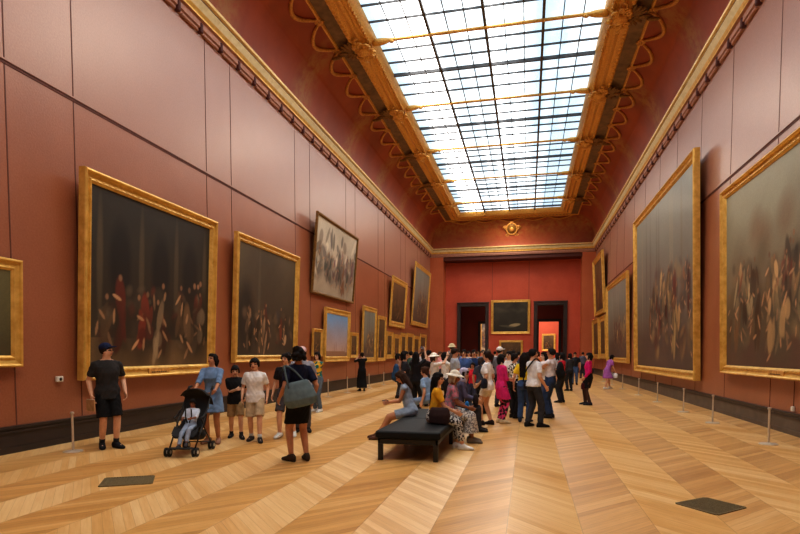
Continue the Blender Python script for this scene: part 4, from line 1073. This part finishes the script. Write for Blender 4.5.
# standing group, front row
r, J, s, _ = person((-3.04, 13.78), 75, 1.68, 'f', 'light', ('bob', BLK), 'person in a black top with a denim backpack behind the bench', top=((40, 38, 44), 's', -.04), bottom=('trousers', (30, 32, 40)), vox=.012, head=(10, 6))
bag(tuple(world(r, V(0, -.22, 1.12))), 75, 'back', (44, 76, 112), 'blue denim backpack worn by the person in black behind the bench', 1.0)
r, J, s, _ = person((-0.89, 12.65), 285, 1.67, 'f', 'light', ('pony', (44, 26, 20)), 'person in white T-shirt and cream shorts with a dark shoulder strap', top=((240, 240, 244), 's', -.10), bottom=('shorts', (222, 214, 196), .55), shoe=(40, 30, 30), pose='hold', vox=.010, head=(4, 0), over={'R': (.22, .1, .92), 'L': (.2, .14, .95), 'fR': (.1, -.06), 'fL': (.1, .1)})
bag(tuple(world(r, V(-.27, -.02, .96))), 285, 'cross', (40, 44, 60), 'dark shoulder bag at the hip of the person in white T-shirt', .9, [[world(r, V(-.24, .02, 1.06)), world(r, V(-.1, .16, 1.28)), world(r, V(.08, .09, 1.44)), world(r, V(.13, -.02, 1.46))]])
person((-0.60, 13.09), 62, 1.60, 'f', 'light', ('bob', BLK), 'person in a bright magenta dress with boldly patterned leggings', dress=((214, 44, 120), 'h', .60, .02), bottom=('leggings', (30, 20, 26, 'bold')), shoe=(214, 196, 160), pose='both_hold', vox=.010, head=(0, 4))
person((-0.33, 14.18), 60, 1.62, 'f', 'tan', ('short', BLK), 'person in wide black trousers and a black and white top in the front row', top=((40, 38, 40, 'dots'), 's', -.06), bottom=('trousers', (22, 20, 22), 1.95, 1), vox=.011, head=(0, 0), pose='hold')
person((-0.08, 13.40), 14, 1.64, 'f', 'light', ('verylong', (24, 16, 14)), 'person with long dark hair, yellow top and blue jeans in the front row', top=((236, 204, 40), 's', -.02), bottom=('trousers', (60, 84, 124)), shoe=(40, 50, 70), vox=.011, head=(20, 0))
r, J, s, _ = person((0.12, 12.53), 55, 1.72, 'm', 'light', ('short', BLK), 'person in a white polo shirt and charcoal trousers with a diagonal strap', top=((232, 234, 242), 's', -.06), bottom=('trousers', (52, 54, 62)), shoe=(28, 28, 30), vox=.010, pose='relax', head=(10, 12), over={'L': (.1, .3, 1.3), 'R': (.26, .12, .9), 'fR': (.10, .12), 'fL': (.12, -.06)})
bag(tuple(world(r, V(-.26, .02, .92))), 55, 'cross', (34, 34, 40), 'black shoulder bag slung across the person in the white polo', .8, [[world(r, V(-.24, -.1, 1.0)), world(r, V(-.1, -.15, 1.2)), world(r, V(.08, -.13, 1.4)), world(r, V(.12, -.02, 1.5)), world(r, V(.06, .13, 1.38)), world(r, V(-.16, .16, 1.08))]])
r, J, s, _ = person((0.55, 14.38), 290, 1.74, 'm', 'tan', ('short', BLK), 'person in pale shirt and blue jeans with a black backpack, hands raised', top=((226, 218, 224), 's', -.04), bottom=('trousers', (44, 62, 98)), shoe=(36, 34, 36), pose='phone', vox=.010, head=(0, 10), over={'R': (.06, .34, 1.38), 'L': (.08, .34, 1.42)})
bag(tuple(world(r, V(0, -.24, 1.18))), 290, 'back', (24, 24, 28), 'black backpack worn by the person with raised hands and blue jeans', 1.0)
phone(r, J, s, 'dark phone raised by the person with the black backpack')
r, J, s, _ = person((1.85, 18.28), 282, 1.64, 'f', 'light', ('bob', BLK), 'person standing alone in a magenta jacket, black skirt and dark tights', top=((206, 24, 112), 'l', -.04), bottom=('skirt', (26, 24, 26), .55, .0), shoe=(40, 44, 54), tights=(70, 46, 40), pose='relax', vox=.012, head=(0, 6), topname='jacket', over={'R': (.22, .12, .9), 'L': (.2, .1, .9)})
bag(tuple(world(r, J['wrL'] * s + V(-.02, .05, -.26))), 282, 'hand', (70, 20, 34), 'dark maroon handbag held low by the person in the magenta jacket', .8)
r, J, s, _ = person((3.50, 26.69), 60, 1.60, 'f', 'light', ('bob', BLK), 'person in a lilac purple dress leaning forward near the right wall', dress=((158, 92, 168), 's', .52, .09), shoe=(220, 214, 210), pose='walk', vox=.014, lean=22, head=(0, -10), over={'R': (.2, .3, .85), 'L': (.2, .26, .86)})
bag(tuple(world(r, J['wrR'] * s + V(0, .0, -.18))), 60, 'hand', (232, 232, 230), 'small white handbag hanging from the arm of the person in purple', .9)
person((2.35, 30.00), 190, 1.68, 'm', 'light', ('short', BLK), 'person facing the camera in a dark T-shirt and jeans by the far right doorway', top=((34, 34, 40), 's', -.05), bottom=('trousers', (70, 90, 130)), vox=.018)
# second row and crowd
CR = [
 # x, y, height, facing, sex, hair style, hair colour, top colour+sleeve, bottom, pose, hat, label
 (-2.98, 14.9, 1.66, 20, 'f', 'long', (20, 16, 16), ((28, 24, 28), 's'), (30, 30, 34), 'phone_high', None, 'person with long black hair holding up a phone beside the denim backpack'),
 (-3.08, 16.8, 1.66, 40, 'f', 'bob', (30, 22, 20), ((40, 34, 36), 's'), (60, 60, 66), 'phone', None, 'person in dark brown top right of the raised phone'),
 (-2.53, 15.2, 1.62, 70, 'f', 'bob', (70, 48, 36), ((226, 220, 214), 's'), (200, 196, 190), 'one_up', ('sunhat', (238, 232, 218)), 'person in a white sun hat and white blouse pointing a phone'),
 (-3.16, 18.0, 1.72, 30, 'm', 'short', BLK, ((206, 150, 140), 's'), (50, 50, 60), 'stand', None, 'person in a salmon shirt behind the white sun hat'),
 (-2.34, 16.0, 1.66, 60, 'f', 'bob', BLK, ((232, 230, 226), 's'), (40, 40, 50), 'phone', None, 'dark-haired person in white sleeveless top taking a picture'),
 (-1.93, 15.0, 1.76, 75, 'm', 'short', (50, 34, 26), ((176, 188, 204), 's'), (80, 80, 92), 'hold', None, 'tall person in pale grey-blue T-shirt looking right over the seated people'),
 (-2.61, 19.5, 1.95, 20, 'm', 'short', (60, 40, 30), ((90, 80, 76), 's'), (60, 60, 66), 'stand', ('bucket', (214, 200, 160)), 'tallest person at the back wearing a beige bucket hat'),
 (-1.93, 17.2, 1.74, 185, 'm', 'short', BLK, ((70, 96, 150), 's'), (50, 54, 70), 'stand', None, 'person facing the camera in a royal blue shirt behind the bench'),
 (-1.70, 18.0, 1.74, 170, 'm', 'short', BLK, ((34, 52, 92), 's'), (50, 54, 70), 'hold', None, 'person facing the camera in a navy polo shirt'),
 (-1.56, 16.2, 1.36, 200, 'f', 'bob', BLK, ((214, 40, 56), 's'), (60, 60, 80), 'stand', None, 'child in a red top among the crowd behind the bench'),
 (-1.23, 15.0, 1.52, 30, 'f', 'bob', (60, 50, 48), ((70, 72, 84), 's'), (30, 30, 36), 'stand', None, 'short person in dark grey directly left of the white T-shirt'),
 (-1.65, 21.0, 1.76, 180, 'm', 'short', (90, 84, 80), ((120, 140, 170), 's'), (60, 60, 70), 'stand', None, 'grey-haired person in a faded blue shirt in the crowd'),
 (-2.48, 24.0, 1.72, 175, 'f', 'short', BLK, ((196, 200, 206), 's'), (60, 60, 70), 'stand', None, 'person in a pale grey top deep in the crowd'),
 (-1.70, 25.0, 1.80, 190, 'm', 'short', (110, 90, 70), ((150, 60, 50), 's'), (60, 60, 70), 'stand', None, 'person in a brick red shirt deep in the crowd'),
 (-0.83, 17.0, 1.80, 30, 'm', 'short', (60, 50, 40), ((120, 120, 130), 's'), (50, 50, 60), 'stand', ('cap', (236, 234, 232)), 'person in a white baseball cap behind the magenta dress'),
 (-0.51, 15.6, 1.68, 200, 'm', 'short', BLK, ((228, 222, 214), 's'), (40, 40, 44), 'stand', None, 'person in cream shirt facing the camera between magenta and yellow'),
 (-0.49, 19.0, 1.72, 30, 'm', 'short', (40, 30, 26), ((60, 70, 90), 's'), (50, 50, 60), 'stand', None, 'person in slate blue behind the cream shirt'),
 (-0.01, 17.4, 1.66, 20, 'f', 'long', BLK, ((90, 50, 46), 's'), (40, 40, 50), 'stand', None, 'long-haired person in maroon behind the yellow top'),
 (0.41, 15.2, 1.66, 240, 'f', 'long', (24, 16, 16), ((236, 232, 232), 's'), (80, 90, 120), 'phone', None, 'long-haired person in white between the polo and backpack wearers'),
 (1.08, 19.0, 1.64, 300, 'f', 'bob', BLK, ((200, 40, 60), 's'), (40, 40, 46), 'hold', None, 'person in a crimson top just right of the black backpack'),
 (1.75, 25.0, 1.62, 330, 'f', 'bob', BLK, ((58, 58, 64), 'l'), (36, 36, 42), 'hold', None, 'person in a charcoal coat right of the crimson top'),
 (-4.56, 19.5, 1.62, 60, 'f', 'bob', BLK, ((150, 110, 90), 's'), (60, 60, 70), 'stand', None, 'person in tan top far left of the crowd behind the denim backpack'),
 (-4.60, 22.0, 1.70, 30, 'm', 'short', BLK, ((70, 100, 90), 's'), (50, 50, 60), 'stand', None, 'person in a green-grey shirt at the back left of the crowd'),
 (-4.81, 25.0, 1.72, 60, 'm', 'short', (80, 60, 50), ((190, 190, 200), 's'), (50, 50, 60), 'stand', None, 'person in a silvery shirt far behind the raised phone'),
 (-3.73, 24.0, 1.70, 150, 'f', 'bob', (90, 60, 40), ((226, 160, 160), 's'), (60, 60, 70), 'stand', None, 'person in a pink top deep behind the sun hat'),
 (-3.27, 27.0, 1.74, 170, 'm', 'short', BLK, ((100, 130, 180), 's'), (50, 50, 60), 'stand', None, 'distant person in sky blue left of the end doorway'),
 (-2.62, 30.0, 1.70, 190, 'f', 'long', (110, 80, 50), ((60, 60, 70), 's'), (50, 50, 60), 'stand', None, 'distant light-haired person in grey under the left doorway'),
 (-1.83, 32.0, 1.74, 10, 'm', 'short', BLK, ((220, 216, 210), 's'), (50, 50, 60), 'stand', None, 'distant person in off-white below the dark stormy painting'),
 (-0.41, 26.0, 1.70, 20, 'm', 'short', BLK, ((130, 60, 90), 's'), (50, 50, 60), 'stand', None, 'distant person in plum below the small end-wall picture'),
 (-0.06, 30.0, 1.68, 0, 'f', 'bob', BLK, ((70, 110, 120), 's'), (50, 50, 60), 'stand', None, 'distant person in teal at the back of the crowd'),
 (0.40, 24.0, 1.70, 30, 'f', 'bob', (60, 40, 30), ((210, 120, 70), 's'), (50, 50, 60), 'stand', None, 'person in an orange top behind the white polo'),
 (1.16, 33.0, 1.74, 0, 'm', 'short', BLK, ((50, 50, 56), 's'), (50, 50, 60), 'stand', None, 'distant person in black at the right doorway'),
 (1.31, 27.0, 1.66, 340, 'f', 'long', BLK, ((180, 180, 190), 's'), (50, 50, 60), 'stand', None, 'long-haired distant person in light grey right of centre'),
 (3.47, 38.0, 1.70, 0, 'm', 'short', BLK, ((90, 90, 110), 's'), (50, 50, 60), 'stand', None, 'tiny distant person in grey-blue beside the right pier'),
]
SKL = ['light', 'tan', 'pale', 'light']
for i, (px, Y, H, fc, sx, hs, hc_, tp_, bt, ps, ht, lb) in enumerate(CR):
    r, J, s, _ = person((px, Y), fc, H, sx, SKL[i % 4], (hs, hc_), lb, top=(tp_[0], tp_[1], -.05), bottom=('trousers', bt), pose=ps, vox=.013 if Y < 17 else (.017 if Y < 24 else .022), head=((i * 37) % 40 - 20, 4), hat=ht)
    if ps in ('phone_high', 'one_up') or (ps == 'phone' and i == 4): phone(r, J, s, {0: 'phone held highest, above the long black hair', 2: 'phone pointed by the person in the white sun hat', 4: 'phone held by the person in white sleeveless top'}[i], 'RL' if ps != 'one_up' else 'R', [(24, 24, 26), (230, 230, 230), (200, 160, 150)][i // 2])

# ------------------------------------------------------------------ camera, light
cam = bpy.data.cameras.new('camera'); co = bpy.data.objects.new('camera', cam); COL.objects.link(co); SC.camera = co
cam.sensor_width = 36.; cam.lens = 556.86 * 36 / 800; cam.shift_y = (381.13 - 267) / 800; cam.clip_end = 300
co.location = (0, 0, 1.62); co.rotation_euler = (pi / 2 - .05, 0, .226)
w = bpy.data.worlds.new('world'); SC.world = w; w.use_nodes = True
w.node_tree.nodes['Background'].inputs[0].default_value = (.9, .85, .8, 1); w.node_tree.nodes['Background'].inputs[1].default_value = .05
def area(loc, size, power, col, rx=0., ry=0.):
    l = bpy.data.lights.new('lamp', 'AREA'); l.shape = 'RECTANGLE'; l.size, l.size_y = size; l.energy = power; l.color = col
    o = bpy.data.objects.new('area_light', l); COL.objects.link(o); o.location = loc; o.rotation_euler = (rx, ry, 0); return o
area((-1.5, 62.5, 8.5), (10, 8), 1400, (1, .9, .78))
area((-1.5, 52.8, 7.9), (3, 2), 50, (1, .85, .7))
# added warm fill lights along the hall axis, just below the skylight
for y in (6, 16, 26, 36, 44):
    area((XC, y, 12.1), (1.2, 3), 200, (1., .84, .64))
bpy.data.scenes.remove(TMP)
SC.view_settings.view_transform = 'Standard'; SC.view_settings.look = 'None'; SC.view_settings.exposure = EXPOSURE; SC.view_settings.gamma = .9
SC.cycles.max_bounces = 6; SC.cycles.diffuse_bounces = 4; SC.cycles.glossy_bounces = 3; SC.cycles.use_denoising = True
SC.cycles.sample_clamp_indirect = 6.
